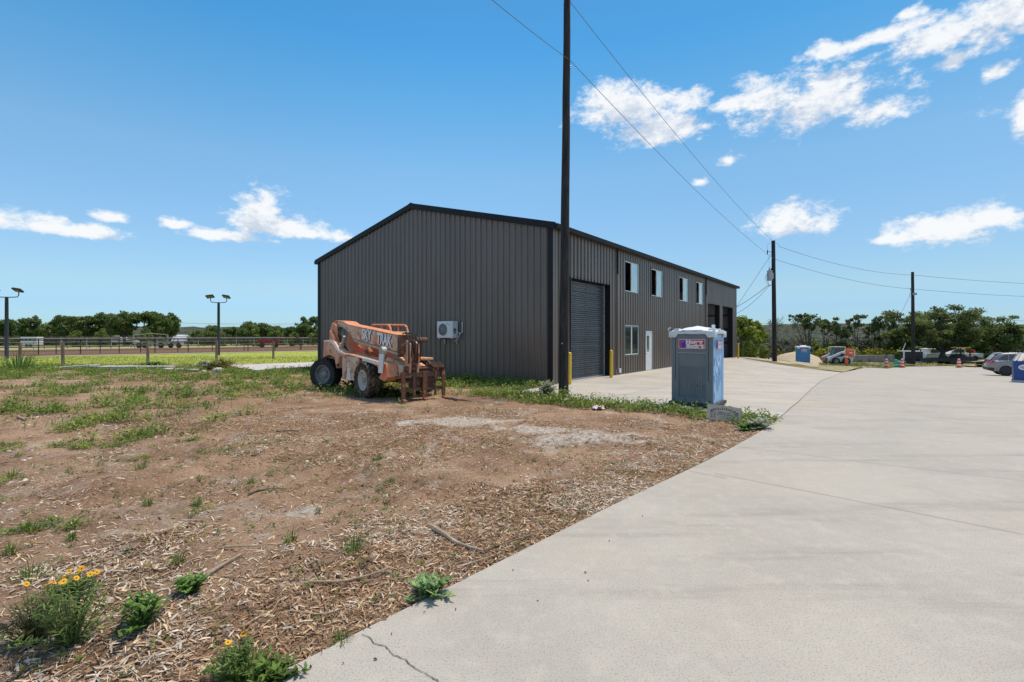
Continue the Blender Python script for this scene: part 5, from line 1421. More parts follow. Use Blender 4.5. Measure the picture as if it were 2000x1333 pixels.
def blades(name, x, y, h, w, base, seed, spread=.6, var=.4, dry=.0, mt=None, zb=None, curl=.35, kind='stuff', **kw):
    r = np.random.default_rng(seed); n = len(x); z = zg_arr(x, y) if zb is None else zb
    a = r.random(n) * 2 * np.pi; t = spread * (.15 + r.random(n))
    D = np.stack([np.cos(a) * t, np.sin(a) * t, np.ones(n)], 1); D /= np.linalg.norm(D, axis=1)[:, None]
    b = a + np.pi / 2 + r.normal(size=n) * .4; S = np.stack([np.cos(b), np.sin(b), np.zeros(n)], 1)
    L_ = h * (.5 + r.random(n)); P = np.stack([x, y, z - .01], 1)
    Q = ribbons(P, D, S, L_, w, w * .9, w * .15, drop=(L_ * curl * t)); Q[:, 2:4, 2] += (L_ * .06)[:, None]
    c = np.array(base)[None] * (1 + var * (r.random(n) - .5))[:, None]
    if dry: k = (r.random(n) < dry)[:, None]; c = np.where(k, np.array((.36, .29, .13))[None] * (.7 + .5 * r.random(n))[:, None], c)
    return quads_mesh(name, Q, 6, RF, mt or M_weed, c)


def reject(x, y): return inside(road_poly, x, y) | inside(apron_poly, x, y) | inside(slab_poly, x, y) | inside(bld_poly, x, y)


def scatter(n, x0, x1, y0, y1, fd, seed, pw=1.0):
    r = np.random.default_rng(seed); y = y0 + (y1 - y0) * r.random(n) ** pw; hw = y * 1.08 + .4
    x = np.where(True, x0 + (x1 - x0) * r.random(n), 0); ok = np.abs(x) < hw
    x, y = x[ok], y[ok]; k = r.random(len(x)) < fd(x, y); x, y = x[k], y[k]; k = ~reject(x, y); return x[k], y[k]


# low broad-leaved weeds: clumps of small leaves
def clumps(name, x, y, nl, rad, h, size, base, seed, hi=None):
    r = np.random.default_rng(seed); n = len(x); k = np.repeat(np.arange(n), nl); N = len(k)
    rc = rad * (.5 + r.random(n)); hc = h * (.5 + r.random(n)); a = r.random(N) * 2 * np.pi; q = r.random(N) ** .6
    X_ = x[k] + np.cos(a) * q * rc[k]; Y_ = y[k] + np.sin(a) * q * rc[k]; Zz = zg_arr(X_, Y_) + hc[k] * (1 - q ** 2) * (.3 + .7 * r.random(N)) + .004
    P = np.stack([X_, Y_, Zz], 1); D = np.stack([np.cos(a), np.sin(a), .5 + .9 * r.random(N)], 1); D /= np.linalg.norm(D, axis=1)[:, None]
    b = a + np.pi / 2 + r.normal(size=N) * .5; S = np.stack([np.cos(b), np.sin(b), .2 * r.normal(size=N)], 1)
    L_ = size * (.6 + .9 * r.random(N)); Q = ribbons(P, D, S, L_, L_ * .12, L_ * .42, L_ * .08, drop=L_ * .3)
    tint = (1 + .5 * (r.random(n) - .5))[k] * (1 + .4 * (r.random(N) - .5)); c = np.array(base)[None] * tint[:, None]
    if hi is not None: w_ = (r.random(n) < .35)[k][:, None]; c = np.where(w_, np.array(hi)[None] * tint[:, None], c)
    return quads_mesh(name, Q, 6, RF, M_weed, c)


WB = (.125, .205, .036); WH = (.24, .30, .06)
x, y = scatter(60000, -30, 7, 9, 31, lambda a, b: weed_density(a, b) ** 1.4 * .62, 21)
put(bpy.data.objects.new('weeds', clumps('weeds', x, y, 11, .17, .22, .09, WB, 22, WH)), None, kind='stuff')
print('weeds far', len(x))
x, y = scatter(30000, -11, 5, 3.0, 10, lambda a, b: weed_density(a, b) ** 1.6 * .35, 23)
put(bpy.data.objects.new('weeds', clumps('weeds', x, y, 26, .07, .05, .035, WB, 24, WH)), None, kind='stuff')
x, y = scatter(2600, -7, 4, 2.7, 9, lambda a, b: .5 * (fbm(a * 1.3 + 5, b * 1.3, 3) > .5) + .08, 91)
put(bpy.data.objects.new('weeds', clumps('weeds', x, y, 14, .035, .035, .028, (.14, .19, .05), 92, (.26, .22, .08))), None, kind='stuff')
x, y = scatter(150000, -30, 7, 9, 31, lambda a, b: weed_density(a, b) ** 1.3 * .6, 25)
put(bpy.data.objects.new('grass', blades('grass', x, y, np.full(len(x), .19), np.full(len(x), .013), (.19, .27, .05), 26, dry=.15)), None, kind='stuff')
x, y = scatter(26000, -60, -9, 29, 44, lambda a, b: (inside(field_poly, a, b)) * .8, 27)
put(bpy.data.objects.new('field_grass', blades('field_grass', x, y, np.full(len(x), .10), np.full(len(x), .03), (.30, .36, .06), 28, dry=.12, zb=zt(x, y) + .03)), None, kind='stuff')

# wood chips
def chips(n, y0, y1, pw, smin, smax, seed, x0=-13, x1=6, fd=None):
    x, y = scatter(n, x0, x1, y0, y1, fd or (lambda a, b: chip_density(a, b) * (1 - .75 * caliche(a, b)) * (1 - .6 * (weed_density(a, b) > .5))), seed, pw); r = np.random.default_rng(seed + 1); N = len(x)
    a = r.random(N) * 2 * np.pi + .5 * np.sin(x); tilt = r.normal(size=N) * .22
    D = np.stack([np.cos(a), np.sin(a), tilt], 1); S = np.stack([-np.sin(a), np.cos(a), r.normal(size=N) * .35], 1)
    L_ = smin + (smax - smin) * r.random(N) ** 3.6; w = np.minimum(L_ * (.06 + .26 * r.random(N) ** 1.5), .014)
    tw = r.random(N) < .03; L_ = np.where(tw, smax * (.9 + 1.3 * r.random(N)), L_); w = np.where(tw, .004, w)
    z = zg_arr(x, y) + .004 + .016 * r.random(N) * chip_density(x, y); P = np.stack([x - np.cos(a) * L_ / 2, y - np.sin(a) * L_ / 2, z - tilt * L_ / 2], 1)
    Q = ribbons(P, D, S, L_, w * (.3 + .7 * r.random(N)), w, w * (.2 + .8 * r.random(N)), lift=.004)
    pal = np.array([(.52, .41, .29), (.38, .245, .15), (.25, .145, .085), (.60, .50, .39), (.48, .42, .35), (.14, .09, .06), (.54, .39, .23), (.33, .20, .115)])
    n_ = fbm(x * .8 + 40, y * .8, 3); pw_ = np.where(n_[:, None] > .5, np.array([1, 2, 2.4, .5, .4, 2.4, 1.6, 2.2])[None], np.array([1.6, 1, .9, 1.8, 2.0, 1, .8, .8])[None]); pw_ = pw_ / pw_.sum(1)[:, None]
    u = r.random(N)[:, None]; k = (pw_.cumsum(1) < u).sum(1); c = pal[np.clip(k, 0, 7)] * (.75 + .5 * r.random(N))[:, None]
    return quads_mesh('wood_chips', Q, 6, RF, M_chip, c)


o = put(bpy.data.objects.new('wood_chips', chips(230000, 2.4, 6.5, 1.1, .010, .09, 31, -8, 3)), None, kind='stuff')
o = put(bpy.data.objects.new('wood_chips', chips(190000, 5.5, 13, 1.0, .018, .10, 33, -13, 6)), None, kind='stuff')
print('chips', sum(len(q.data.polygons) for q in bpy.data.objects if q.name.startswith('wood_chips')))
# pebbles and small debris on the dirt
x, y = scatter(9000, -12, 6, 2.6, 20, lambda a, b: .25 + 0 * a, 35); r = np.random.default_rng(36); N = len(x); s_ = .008 + .02 * r.random(N) ** 3
cc = np.stack([x, y, zg_arr(x, y) + s_ * .3], 1); oc = np.array([(1, 0, 0), (0, 1, 0), (-1, 0, 0), (0, -1, 0), (0, 0, .7)]); Q = cc[:, None, :] + oc[None] * s_[:, None, None] * (.7 + .6 * r.random((N, 5, 1)))
pc = np.array((.42, .36, .30))[None] * (.5 + .9 * r.random(N))[:, None]
put(bpy.data.objects.new('pebbles', quads_mesh('pebbles', Q, 5, [(0, 1, 4, 4), (1, 2, 4, 4), (2, 3, 4, 4), (3, 0, 4, 4)], M_chip, pc)), None, kind='stuff') if False else None
dd_ = np.stack([cc + s_[:, None] * np.array(v) * (.7 + .6 * r.random((N, 1))) for v in ((1, -.8, -.3), (1, .9, -.3), (-.9, 1, -.3), (-1, -1, -.3), (.6, -.5, .6), (.6, .6, .6), (-.6, .6, .6), (-.5, -.6, .6))], 1)
put(bpy.data.objects.new('pebbles', quads_mesh('pebbles', dd_, 8, [(4, 5, 6, 7), (0, 1, 5, 4), (1, 2, 6, 5), (2, 3, 7, 6), (3, 0, 4, 7)], M_chip, pc)), None, kind='stuff')

# ---- sticks and branches one can pick out
M_stick = mat('dead_wood', (.38, .29, .20), (.26, .19, .13), 12, .85, 0, .4, 40, c3=(.46, .40, .33), s3=6, t3=(.55, .68))
M_stickd = mat('dark_dead_wood', (.12, .085, .06), (.2, .15, .11), 12, .85, 0, .4, 40)


def stick(px, r0, r1, label, dark=False, lift=.02, arch=.0):
    pts = []
    P = [unproj(*p) for p in px]; P = resample(P, .08, closed=False); n = len(P); rd = random.Random(int(px[0][0]))
    for i, p in enumerate(P):
        t = i / max(1, n - 1); pts.append((p[0] + rd.uniform(-.006, .006), p[1] + rd.uniform(-.006, .006), float(zg_arr(np.array([p[0]]), np.array([p[1]]))[0]) + lift + arch * math.sin(math.pi * t) + r0 * .5))
    for i in range(1, n - 1): pts[i] = tuple((pts[i - 1][k] + pts[i][k] + pts[i + 1][k]) / 3 for k in range(3))
    m = MB(); m.tube(pts, [(r0 + (r1 - r0) * i / max(1, n - 1)) * rd.uniform(.85, 1.15) for i in range(n)], 8)
    o = m.build('stick', M_stickd if dark else M_stick, None, smooth=True); tag(o, label, 'stick', 'sticks lying on the mulch')


stick([(846, 1030), (880, 1052), (905, 1068), (945, 1078)], .030, .010, 'thick curved brown branch lying on the mulch, the stoutest one', lift=.012)
stick([(945, 1078), (985, 1062), (1040, 1046)], .009, .006, 'dark thin stick running from the stout branch towards the pavement', True, .02)
stick([(892, 1110), (930, 1098), (960, 1088)], .009, .005, 'short pale stick below the stout branch')
stick([(605, 1150), (680, 1145), (760, 1118)], .009, .006, 'long thin bowed stick low in the mulch left of the leafy plant', lift=.03)
stick([(392, 1150), (430, 1128), (470, 1103)], .016, .009, 'pale split stick left of the grass tufts, brightest of the sticks')
stick([(440, 1082), (480, 1080), (516, 1079)], .009, .006, 'short pale horizontal stick above the split stick')
stick([(322, 1080), (335, 1060), (347, 1035)], .006, .003, 'thin pale twig standing up slope left of centre', lift=.03)
stick([(675, 1038), (720, 1035), (775, 1026)], .007, .004, 'thin stick lying level above the grass tuft')
stick([(0, 1232), (30, 1213)], .03, .02, 'dark log end entering at the left edge of the picture', True)
stick([(180, 1250), (205, 1232), (228, 1215)], .009, .005, 'thin stick between the flowering weed and the leafy bush')
stick([(485, 965), (520, 955), (560, 948)], .012, .006, 'thin dark stick on bare dirt near the track ruts', True)
stick([(35, 812), (38, 818), (50, 820)], .03, .025, 'short pale bent stick far left on the weedy dirt')
stick([(870, 778), (895, 785), (920, 786)], .04, .02, 'dark stick lying right of the telehandler forks', True)
stick([(980, 982), (1035, 980)], .006, .004, 'small straight pale stick amid the brown mulch')
stick([(570, 1205), (640, 1206), (700, 1180)], .006, .004, 'thin grey stick in mulch near the pavement corner')
stick([(540, 845), (583, 846)], .018, .01, 'dark straight stick on the dirt between telehandler and weeds', True)

# ---- individual plants
M_pet = mat('yellow_petals', (.85, .42, .02), (.88, .55, .04), 20, .6, translucent=.2)
M_disc = mat('flower_disc', (.30, .10, .01), None, rough=.9)


def plant(px, py, w_px, h_px, label, style='grass', seed=0, flowers=0, name=None, cat='plant', col=None, Yf=None):
    x, y = unproj(px, py) if Yf is None else at(px, Yf)[:2]
    W_ = w_px / F * y; H_ = h_px / F * y; z = float(zg_arr(np.array([x]), np.array([y]))[0]); r = np.random.default_rng(seed)
    t = thing(name or ('grass_tuft' if style == 'grass' else 'weed_plant'), label, cat, (x, y, z))
    if style == 'grass':
        n = 70 if H_ < .2 else 110; a = r.random(n) * 6.28; q = r.random(n) ** .8 * W_ * .22
        P = np.stack([np.cos(a) * q, np.sin(a) * q, np.zeros(n) - .01], 1); tt = .2 + r.random(n) * .9
        D = np.stack([np.cos(a) * tt, np.sin(a) * tt, np.ones(n)], 1); D /= np.linalg.norm(D, axis=1)[:, None]
        S = np.stack([-np.sin(a), np.cos(a), np.zeros(n)], 1); L_ = H_ * (.7 + .7 * r.random(n)); w = np.full(n, max(.004, H_ * .03))
        Q = ribbons(P, D, S, L_, w, w, w * .2, drop=L_ * .35 * tt); Q[:, 2:4, 2] += (L_ * .08)[:, None]
        c = np.array(col or (.10, .17, .03))[None] * (.7 + .7 * r.random(n))[:, None]
        o = put(bpy.data.objects.new('blades', quads_mesh('blades', Q, 6, RF, M_weed, c)), t)
    else:
        ns = {'leafy': 26, 'fine': 64, 'silver': 30, 'broad': 26}[style]; m = MB(); Ps = []; Ds = []; tips = []
        for i in range(ns):
            a = r.random() * 6.28; q = (r.random() ** .6) * W_ * .58 * (.7 + .6 * r.random()); hh = H_ * (.55 + .45 * r.random()) * (1 - .35 * (q / (W_ * .5)) ** 2)
            b0 = Vector((math.cos(a) * q * .15, math.sin(a) * q * .15, 0)); e = Vector((math.cos(a) * q, math.sin(a) * q, hh)); mid = b0.lerp(e, .5) + Vector((0, 0, hh * .12))
            m.tube([b0, mid, e], [.003, .0022, .0012], 4, caps=False); tips.append(e)
            nl = 24 if style != 'silver' else 30
            for j in range(nl):
                f = (j + .5) / nl; p = b0.lerp(mid, f * 2) if f < .5 else mid.lerp(e, f * 2 - 1); Ps.append(p); b = r.random() * 6.28; Ds.append((math.cos(b), math.sin(b), .35 + .5 * r.random()))
        P = np.array([tuple(p) for p in Ps]); D = np.array(Ds); D /= np.linalg.norm(D, axis=1)[:, None]; n = len(P)
        S = np.stack([-D[:, 1], D[:, 0], .3 * r.normal(size=n)], 1); S /= np.linalg.norm(S, axis=1)[:, None]
        ls = {'leafy': .05, 'fine': .042, 'silver': .05, 'broad': .055}[style] * (.6 + .7 * r.random(n)) * (1 if y < 6 else y / 6)
        wd = {'leafy': .34, 'fine': .16, 'silver': .2, 'broad': .38}[style]
        Q = ribbons(P, D, S, ls, ls * .08, ls * wd, ls * .06, drop=ls * .15)
        base = np.array(col or {'leafy': (.13, .24, .05), 'fine': (.14, .21, .055), 'silver': (.34, .38, .29), 'broad': (.22, .34, .14)}[style])
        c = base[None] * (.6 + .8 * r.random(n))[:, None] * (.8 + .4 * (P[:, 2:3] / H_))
        st = m.build('stem', M_weed2, t, smooth=True)
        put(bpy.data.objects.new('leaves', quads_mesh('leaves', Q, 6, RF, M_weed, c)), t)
        order = sorted(range(ns), key=lambda i: -tips[i].z)
        for i in range(flowers):
            e = tips[order[i % ns]] + Vector((r.uniform(-.02, .02) if hasattr(r, 'uniform') else 0, 0, .03)); st_ = MB(); st_.tube([tips[order[i % ns]], e], .0015, 4); st_.build('stem', M_weed2, t)
            fm = MB(); R0 = .019
            tl = Matrix.Translation(e) @ Euler((r.uniform(.1, .9), r.uniform(-.4, .4), r.uniform(0, 6))).to_matrix().to_4x4(); fm.M = tl
            for k in range(9):
                a = k * 2 * math.pi / 9; u, v = math.cos(a), math.sin(a); fm.add([(u * .004 - v * .002, v * .004 + u * .002, 0), (u * .004 + v * .002, v * .004 - u * .002, 0), (u * R0 * .7 + v * .006, v * R0 * .7 - u * .006, .003), (u * R0, v * R0, -.001), (u * R0 * .7 - v * .006, v * R0 * .7 + u * .006, .003)], [(0, 1, 2, 3, 4)])
            fo = fm.build('flower', M_pet, t); fd_ = MB(); fd_.M = tl; fd_.lathe([(.005, 0), (.0045, .004), (.0, .005)], n=8); fd_.build('flower_disc', M_disc, fo)
    return t


M_weed2 = mat('green_stem', (.10, .15, .04), None, rough=.7)
plant(140, 1275, 150, 135, 'tall flowering weed clump with yellow orange blossoms at lower left', 'fine', 1, 9, name='flowering_weed')
plant(70, 1262, 110, 110, 'sparse dry brownish weed left of the flowering clump', 'fine', 2, 1, col=(.14, .13, .06), name='flowering_weed')
plant(135, 1175, 90, 50, 'low fine leaved weed with orange blossoms behind the flowering clump', 'fine', 12, 5, name='flowering_weed')
plant(278, 1242, 90, 75, 'dark green leafy bush between the two flowering weeds', 'leafy', 3)
plant(460, 1330, 95, 88, 'flowering weed at the pavement corner with two orange blossoms', 'fine', 4, 3, name='flowering_weed')
plant(530, 1330, 95, 52, 'grass and leafy weed beside the pavement corner at the bottom', 'leafy', 5, 0, col=(.11, .18, .03))
plant(490, 1345, 150, 70, 'spiky grass tuft at the bottom edge among the flowering weed', 'grass', 6, cat='grass tuft')
plant(838, 1162, 82, 46, 'light green broad leaved weed hanging over the pavement edge', 'broad', 7)
plant(375, 1170, 50, 36, 'dark low leafy weed beside the pale split stick', 'leafy', 8)
for i, (px, py, w_, h_, lb) in enumerate(((690, 1090, 60, 36, 'bright grass tuft in the mulch above the broad leaved weed'), (567, 1070, 48, 24, 'spiky grass tuft on bare dirt left of the mulch tuft'), (350, 1108, 44, 26, 'spiky grass tuft above the dark leafy weed'), (370, 1150, 60, 20, 'flat grass tuft touching the pale split stick'),
                                      (275, 922, 66, 18, 'wide grass clump alone on bare dirt left of centre'), (384, 990, 24, 16, 'small grass tuft beside the wheel track'), (290, 990, 30, 18, 'small dark green tuft left of the wheel track'), (490, 945, 28, 16, 'bright small tuft on bare dirt above the track'),
                                      (740, 895, 26, 20, 'yellowish sprout in the middle of the dirt'), (762, 942, 36, 14, 'small tuft right of the yellowish sprout'), (140, 1060, 24, 20, 'narrow grass tuft at far left above the flowers'), (60, 1040, 70, 28, 'dark green weed tuft near the left edge, upper one'), (20, 1085, 60, 26, 'dark green weed tuft near the left edge, lower one'),
                                      (60, 1130, 90, 34, 'pale grass tuft behind the flowering clump'), (400, 840, 70, 14, 'wide low green patch behind the bare dirt'), (665, 1250, 60, 26, 'yellow green grass at the pavement crack'), (20, 935, 60, 22, 'green grass clump at the left edge, middle distance'))):
    plant(px, py, w_, h_, lb, 'grass', 20 + i, cat='grass tuft')
plant(1484, 837, 56, 24, 'silvery green bush at the tip between apron and road', 'silver', 50, name='silver_bush', cat='bush')
plant(1460, 838, 40, 12, 'low green weed left of the silvery bush', 'leafy', 51)
plant(1070, 777, 34, 30, 'thin seedy weed standing left of the big pole foot', 'silver', 52)
plant(1338, 806, 22, 12, 'dry thin weed at the foot of the grey toilet', 'silver', 53)
plant(35, 726, 95, 40, 'tall arching grass clump at the left before the fence', 'grass', 54, name='tall_grass', cat='grass clump', col=(.12, .20, .05))
plant(405, 722, 40, 18, 'silvery low shrub left of the yellowish shrub by the pad', 'silver', 55, name='shrub', cat='shrub')
plant(436, 722, 52, 24, 'yellowish green shrub at the corner of the concrete pad', 'fine', 56, name='shrub', cat='shrub', col=(.22, .20, .06))
plant(300, 718, 40, 10, 'low green shrub between two fence posts', 'leafy', 57, name='shrub', cat='shrub')
plant(700, 760, 60, 22, 'weed thicket under the telehandler between its wheels', 'leafy', 58)
plant(770, 772, 70, 18, 'weed thicket under the front of the telehandler', 'leafy', 59)
plant(915, 752, 18, 18, 'small upright weed against the gable wall foot', 'leafy', 60)
plant(1010, 760, 40, 14, 'arching grass against the gable near the corner', 'grass', 61, cat='grass tuft')
# scrap of pink litter
M_pink = mat('pink_plastic', (.75, .45, .5), (.85, .75, .75), 20, .5)
x, y = unproj(1168, 800); rd = random.Random(4); bm = bmesh.new(); bmesh.ops.create_grid(bm, x_segments=7, y_segments=7, size=.14)
for v in bm.verts: v.co.z = rd.uniform(0, .1); v.co.x += rd.uniform(-.02, .02)
me = bpy.data.meshes.new('litter'); bm.to_mesh(me); bm.free(); me.materials.append(M_pink)
o = bpy.data.objects.new('litter', me); o.location = (x, y, float(zg_arr(np.array([x]), np.array([y]))[0]) + .03); put(o, None, label='crumpled pink plastic scrap in the weeds right of the pole', category='litter')
# bits lying on the pavement
M_bit = mat('dark_bit', (.06, .045, .03), None, rough=.9)
for i, (px, py) in enumerate(((607, 1304), (670, 1298), (733, 1290), (765, 1240), (829, 1198), (868, 1172), (1143, 1120), (1149, 1136), (1050, 1176), (1255, 1010), (1190, 1058), (1002, 1115), (890, 1192))):
    x, y = unproj(px, py); m = MB(); rd = random.Random(i); q = rd.uniform(.006, .012); a = rd.uniform(0, 3); m.tube([(-q * math.cos(a), -q * math.sin(a), .003), (0, 0, .007), (q * math.cos(a), q * math.sin(a), .003)], [q * .3, q * .5, q * .2], 5)
    o = m.build('crumb', M_bit, road); o.location = (x, y, gz(x, y) + .004)

# ------------------------------------------------------------------ right-hand yard: sand pile, machines, cars
M_sand = mat('sand', (.52, .43, .31), (.44, .36, .26), 3, .95, 0, .5, 20, spec=.1)
cx_, cy_, cz_ = at(1566, 62)
n = 44; bm = bmesh.new(); grid = []
for i in range(n + 1):
    for j in range(n + 1):
        u = -7 + 14 * i / n; v = -4.5 + 9 * j / n
        h_ = 1.75 * max(0, 1 - math.hypot(u / 3.9, v / 3.4)) ** 1.05 + .7 * max(0, 1 - math.hypot((u + 2.6) / 2.4, v / 3)) + .12 * float(fbm(u * 1.3 + 5, v * 1.3, 3)) - .18
        grid.append(bm.verts.new((cx_ + u, cy_ + v, gz(cx_ + u, cy_ + v) + max(-.15, h_))))
for i in range(n):
    for j in range(n): a = i * (n + 1) + j; bm.faces.new((grid[a], grid[a + n + 1], grid[a + n + 2], grid[a + 1]))
me = bpy.data.meshes.new('sand_pile'); bm.to_mesh(me); bm.free(); me.materials.append(M_sand)
for p in me.polygons: p.use_smooth = True
put(bpy.data.objects.new('sand_pile', me), None, kind='stuff', label='heap of tan sand behind the small blue toilet', category='sand pile')
verge = [unproj(*p) for p in ((1600, 722), (1648, 727.5), (1692, 718), (1760, 715.8), (1850, 715), (1935, 716.5))] + [at(2060, 60)[:2], at(1800, 64)[:2], at(1640, 66)[:2], at(1600, 62)[:2]]
M_verge = mat('verge', (.38, .31, .20), (.20, .20, .08), .8, .95, c3=(.45, .40, .30), s3=1.6, t3=(.55, .66), spec=.1)
sheet('verge', verge, 1.5, M_verge, dz=.03, thick=0, kind='structure')
x, y = scatter(60000, 25, 62, 44, 66, lambda a, b: inside(verge, a, b) * .55 * (fbm(a * .6, b * .6, 3) > .48), 71)
put(bpy.data.objects.new('verge_grass', blades('verge_grass', x, y, np.full(len(x), .16), np.full(len(x), .04), (.14, .19, .04), 72, dry=.2, zb=zt(x, y) + .03)), None, kind='stuff')

M_wallg = mat('grey_blocks', (.24, .22, .19), (.32, .30, .27), 2, .9, c3=(.16, .15, .13), s3=1.5, t3=(.5, .65))
x0, y0, z0 = at(1664, 65); x1, y1, z1 = at(1746, 65)
lw = thing('retaining_wall', 'low grey concrete wall in front of the sunflowers', 'wall', (x0, y0, z0), math.atan2(y1 - y0, x1 - x0)); Lw = math.dist((x0, y0), (x1, y1))
for i in range(5): m = MB(); m.box(i * Lw / 5 + .01, (i + 1) * Lw / 5 - .01, -.2, .2, -.3, .95 + random.uniform(-.03, .03)); m.build('block', M_wallg, lw, bevel=.03)

# skid steer
M_skw = mat('machine_white', (.68, .68, .67), (.58, .58, .57), 5, .45); M_cabg = mat('cab_glass', (.05, .07, .065), None, rough=.15)
x, y, z = at(1637, 60.0); sk = thing('skid_steer', 'white skid steer loader working behind the sand pile', 'skid steer', (x, y, z), R(172))
SKS = .98
for xx in (-.55, .6):
    for sg in (-1, 1):
        me = tyre_mesh(.42, .3, .22, .03, 14); me.materials.append(M_tyre); wh = MB(); wh.lathe([(.22, -.12), (.24, .12), (.1, .06), (.0, .06)], (0, 0, 0), 'y', 14)
        w_ = wh.build('wheel', M_rimg, sk, smooth=True); w_.location = (xx, sg * .78, .42); put(bpy.data.objects.new('tyre', me), w_)
m = MB(); m.prism([(-1.35, .35), (-1.45, .8), (-1.35, 1.45), (-.55, 1.5), (-.3, .95), (1.0, .85), (1.15, .55), (1.0, .3)], -.6, .6, 'y'); m.build('body', M_skw, sk, bevel=.03)
for sg in (-1, 1):
    m = MB(); m.prism([(-1.5, 1.0), (-1.5, 1.75), (-1.0, 1.85), (.2, 1.45), (1.5, .85), (1.75, .35), (1.5, .3), (1.25, .7), (.1, 1.2), (-.9, 1.5), (-1.1, 1.0)], sg * .62, sg * .85, 'y'); m.build('loader_arm', M_skw, sk, bevel=.02)
    m = MB(); m.tube([(-1.1, sg * .88, .9), (.1, sg * .88, 1.3)], .05, 8); m.build('ram', M_blk, sk)
m = MB(); m.prism([(-.55, 1.0), (-.5, 1.95), (.55, 2.0), (.8, 1.0)], -.48, .48, 'y'); m.build('cab', M_cabg, sk, bevel=.03)
m = MB(); m.box(-.6, .85, -.52, .52, 2.05, 2.12); m.tube([(-.55, -.5, 1.0), (-.5, -.5, 2.08)], .04, 6); m.tube([(.95, -.5, 1.0), (.78, -.5, 2.08)], .04, 6); m.build('cab_frame', M_skw, sk)
m = MB(); m.prism([(1.6, .1), (1.6, .75), (1.75, .8), (2.2, .12)], -.95, .95, 'y'); m.build('bucket', M_rust, sk)
m = MB(); m.box(-1.5, -1.44, -.5, .5, .5, 1.2); m.build('rear_grille', M_blk, sk)

# markers and barrels
M_org = mat('safety_orange', (.78, .10, .02), (.70, .12, .03), 6, .5); M_teal = mat('teal_plastic', (.04, .42, .34), None, rough=.5); M_refl = mat('reflective_white', (.8, .8, .8), None, rough=.35)
x, y, z = at(1653, 47.5); z = gz(x, y)
b = thing('marker_post', 'orange marker post with rectangular orange sign panel on black base', 'marker post', (x, y, z + .01))
m = MB(); m.lathe([(.42, 0), (.40, .05), (.15, .08), (.1, .1)], n=8); m.build('base', M_blk, b)
m = MB(); m.lathe([(.13, .08), (.12, .95), (.10, 1.1), (.0, 1.12)], n=12); m.build('post', M_org, b, smooth=True)
m = MB(); m.lathe([(.135, .85), (.135, .95)], n=12); m.build('reflective_band', M_refl, b)
m = MB(); m.box(-.08, .74, -.03, .03, .86, 1.66); sp_ = m.build('sign_panel', M_org, b, bevel=.03)
m = MB(); m.prism([(.22, 1.28), (.3, 1.28), (.34, 1.16), (.44, 1.28), (.52, 1.18), (.62, 1.24), (.62, 1.3), (.5, 1.26), (.42, 1.36), (.34, 1.26), (.26, 1.36)], -.036, -.031, 'y'); m.box(.05, .66, -.036, -.031, 1.52, 1.55); m.build('white_mark', M_refl, sp_)
for px, Y_, lb in ((1731.5, 53, 'orange traffic barrel with white collar left of the teal pipe'), (1762, 53, 'orange traffic barrel right of the teal pipe'), (1873, 53.5, 'orange and white barrel standing alone before the yellow machine')):
    x, y, z = at(px, Y_); t = thing('traffic_barrel', lb, 'traffic barrel', (x, y, z + .02), group='orange traffic barrels')
    m = MB(); m.lathe([(.30, 0), (.30, .05), (.19, .06), (.18, .4), (.17, .41), (.16, .75), (.10, .78), (.09, .95), (.0, .98)], n=14); m.build('barrel', M_org, t, smooth=True)
    for b0_ in ([(.188, .22), (.184, .34)], [(.169, .52), (.166, .64)], [(.105, .82), (.10, .92)]): m = MB(); m.lathe(b0_, n=14); m.build('reflective_band', M_refl, t)
x, y, z = at(1750, 53.5)
for dx, h_, lb in ((0, .86, 'teal utility riser pipe between the orange barrels'), (.38, .6, 'shorter teal pipe beside the taller one')):
    m = MB(); m.lathe([(.15, -.1), (.15, h_ - .03), (.17, h_ - .02), (.17, h_), (.0, h_ + .02)], n=12); o = m.build('riser_pipe', M_teal, None, smooth=True); o.location = (x + dx, y, z); tag(o, lb, 'pipe', 'teal riser pipes')
# barrier tape strung between
x_, y_, z_ = at(1690, 52.8)
M_tape = mat('yellow_tape', (.75, .6, .06), None, rough=.5)
pts = [at(p, 53.0) for p in (1731, 1750, 1762)] + [at(p, 53.4) for p in (1800, 1835, 1873, 1905, 1935)]
m = MB(); m.tube([(p[0], p[1], p[2] + .38 - .1 * (i % 2)) for i, p in enumerate(pts)], .03, 4); tag(m.build('barrier_tape', M_tape, None), 'yellow barrier tape strung low between the orange barrels', 'tape')
for px in (1905, 1935): x, y, z = at(px, 53.4); m = MB(); m.tube([(0, 0, -.1), (0, 0, .6)], .03, 6); o = m.build('stake', M_org, None); o.location = (x, y, z); tag(o, 'thin orange stake holding the barrier tape, %s one' % ('nearer the barrel' if px == 1905 else 'beside the grey car'), 'stake', 'orange tape stakes')

# generator / light tower trailer by the farthest pole
x, y, z = at(1779, 60); g = thing('generator_trailer', 'white framed generator trailer with dark louvred box at the farthest pole', 'generator', (x, y, z), R(-12))
m = MB(); m.box(-.95, .95, -.6, .6, .45, 1.55); m.build('casing', M_blk, g, bevel=.03)
m = MB()
for xx in (-1.05, -.1, 1.0):
    m.box(xx - .07, xx + .07, -.66, -.6, .3, 1.62)
m.box(-1.12, 1.07, -.66, .66, .3, .42); m.box(-1.12, 1.07, -.66, .66, 1.56, 1.64); m.build('frame', M_white, g)
m = MB(); m.tube([(1.3, -.5, .3), (1.15, -.4, 1.8)], .05, 6); m.tube([(1.0, -.4, .3), (1.5, -.4, 1.4)], .05, 6); m.tube([(-.9, 0, 1.6), (-.55, 0, 2.6)], .035, 6); m.build('strut', M_white, g)
for sg in (-1, 1): m = MB(); m.lathe([(.33, sg * .62), (.33, sg * .8)], (-.5, 0, .33), 'y', 16); m.build('wheel', M_tyre, g)
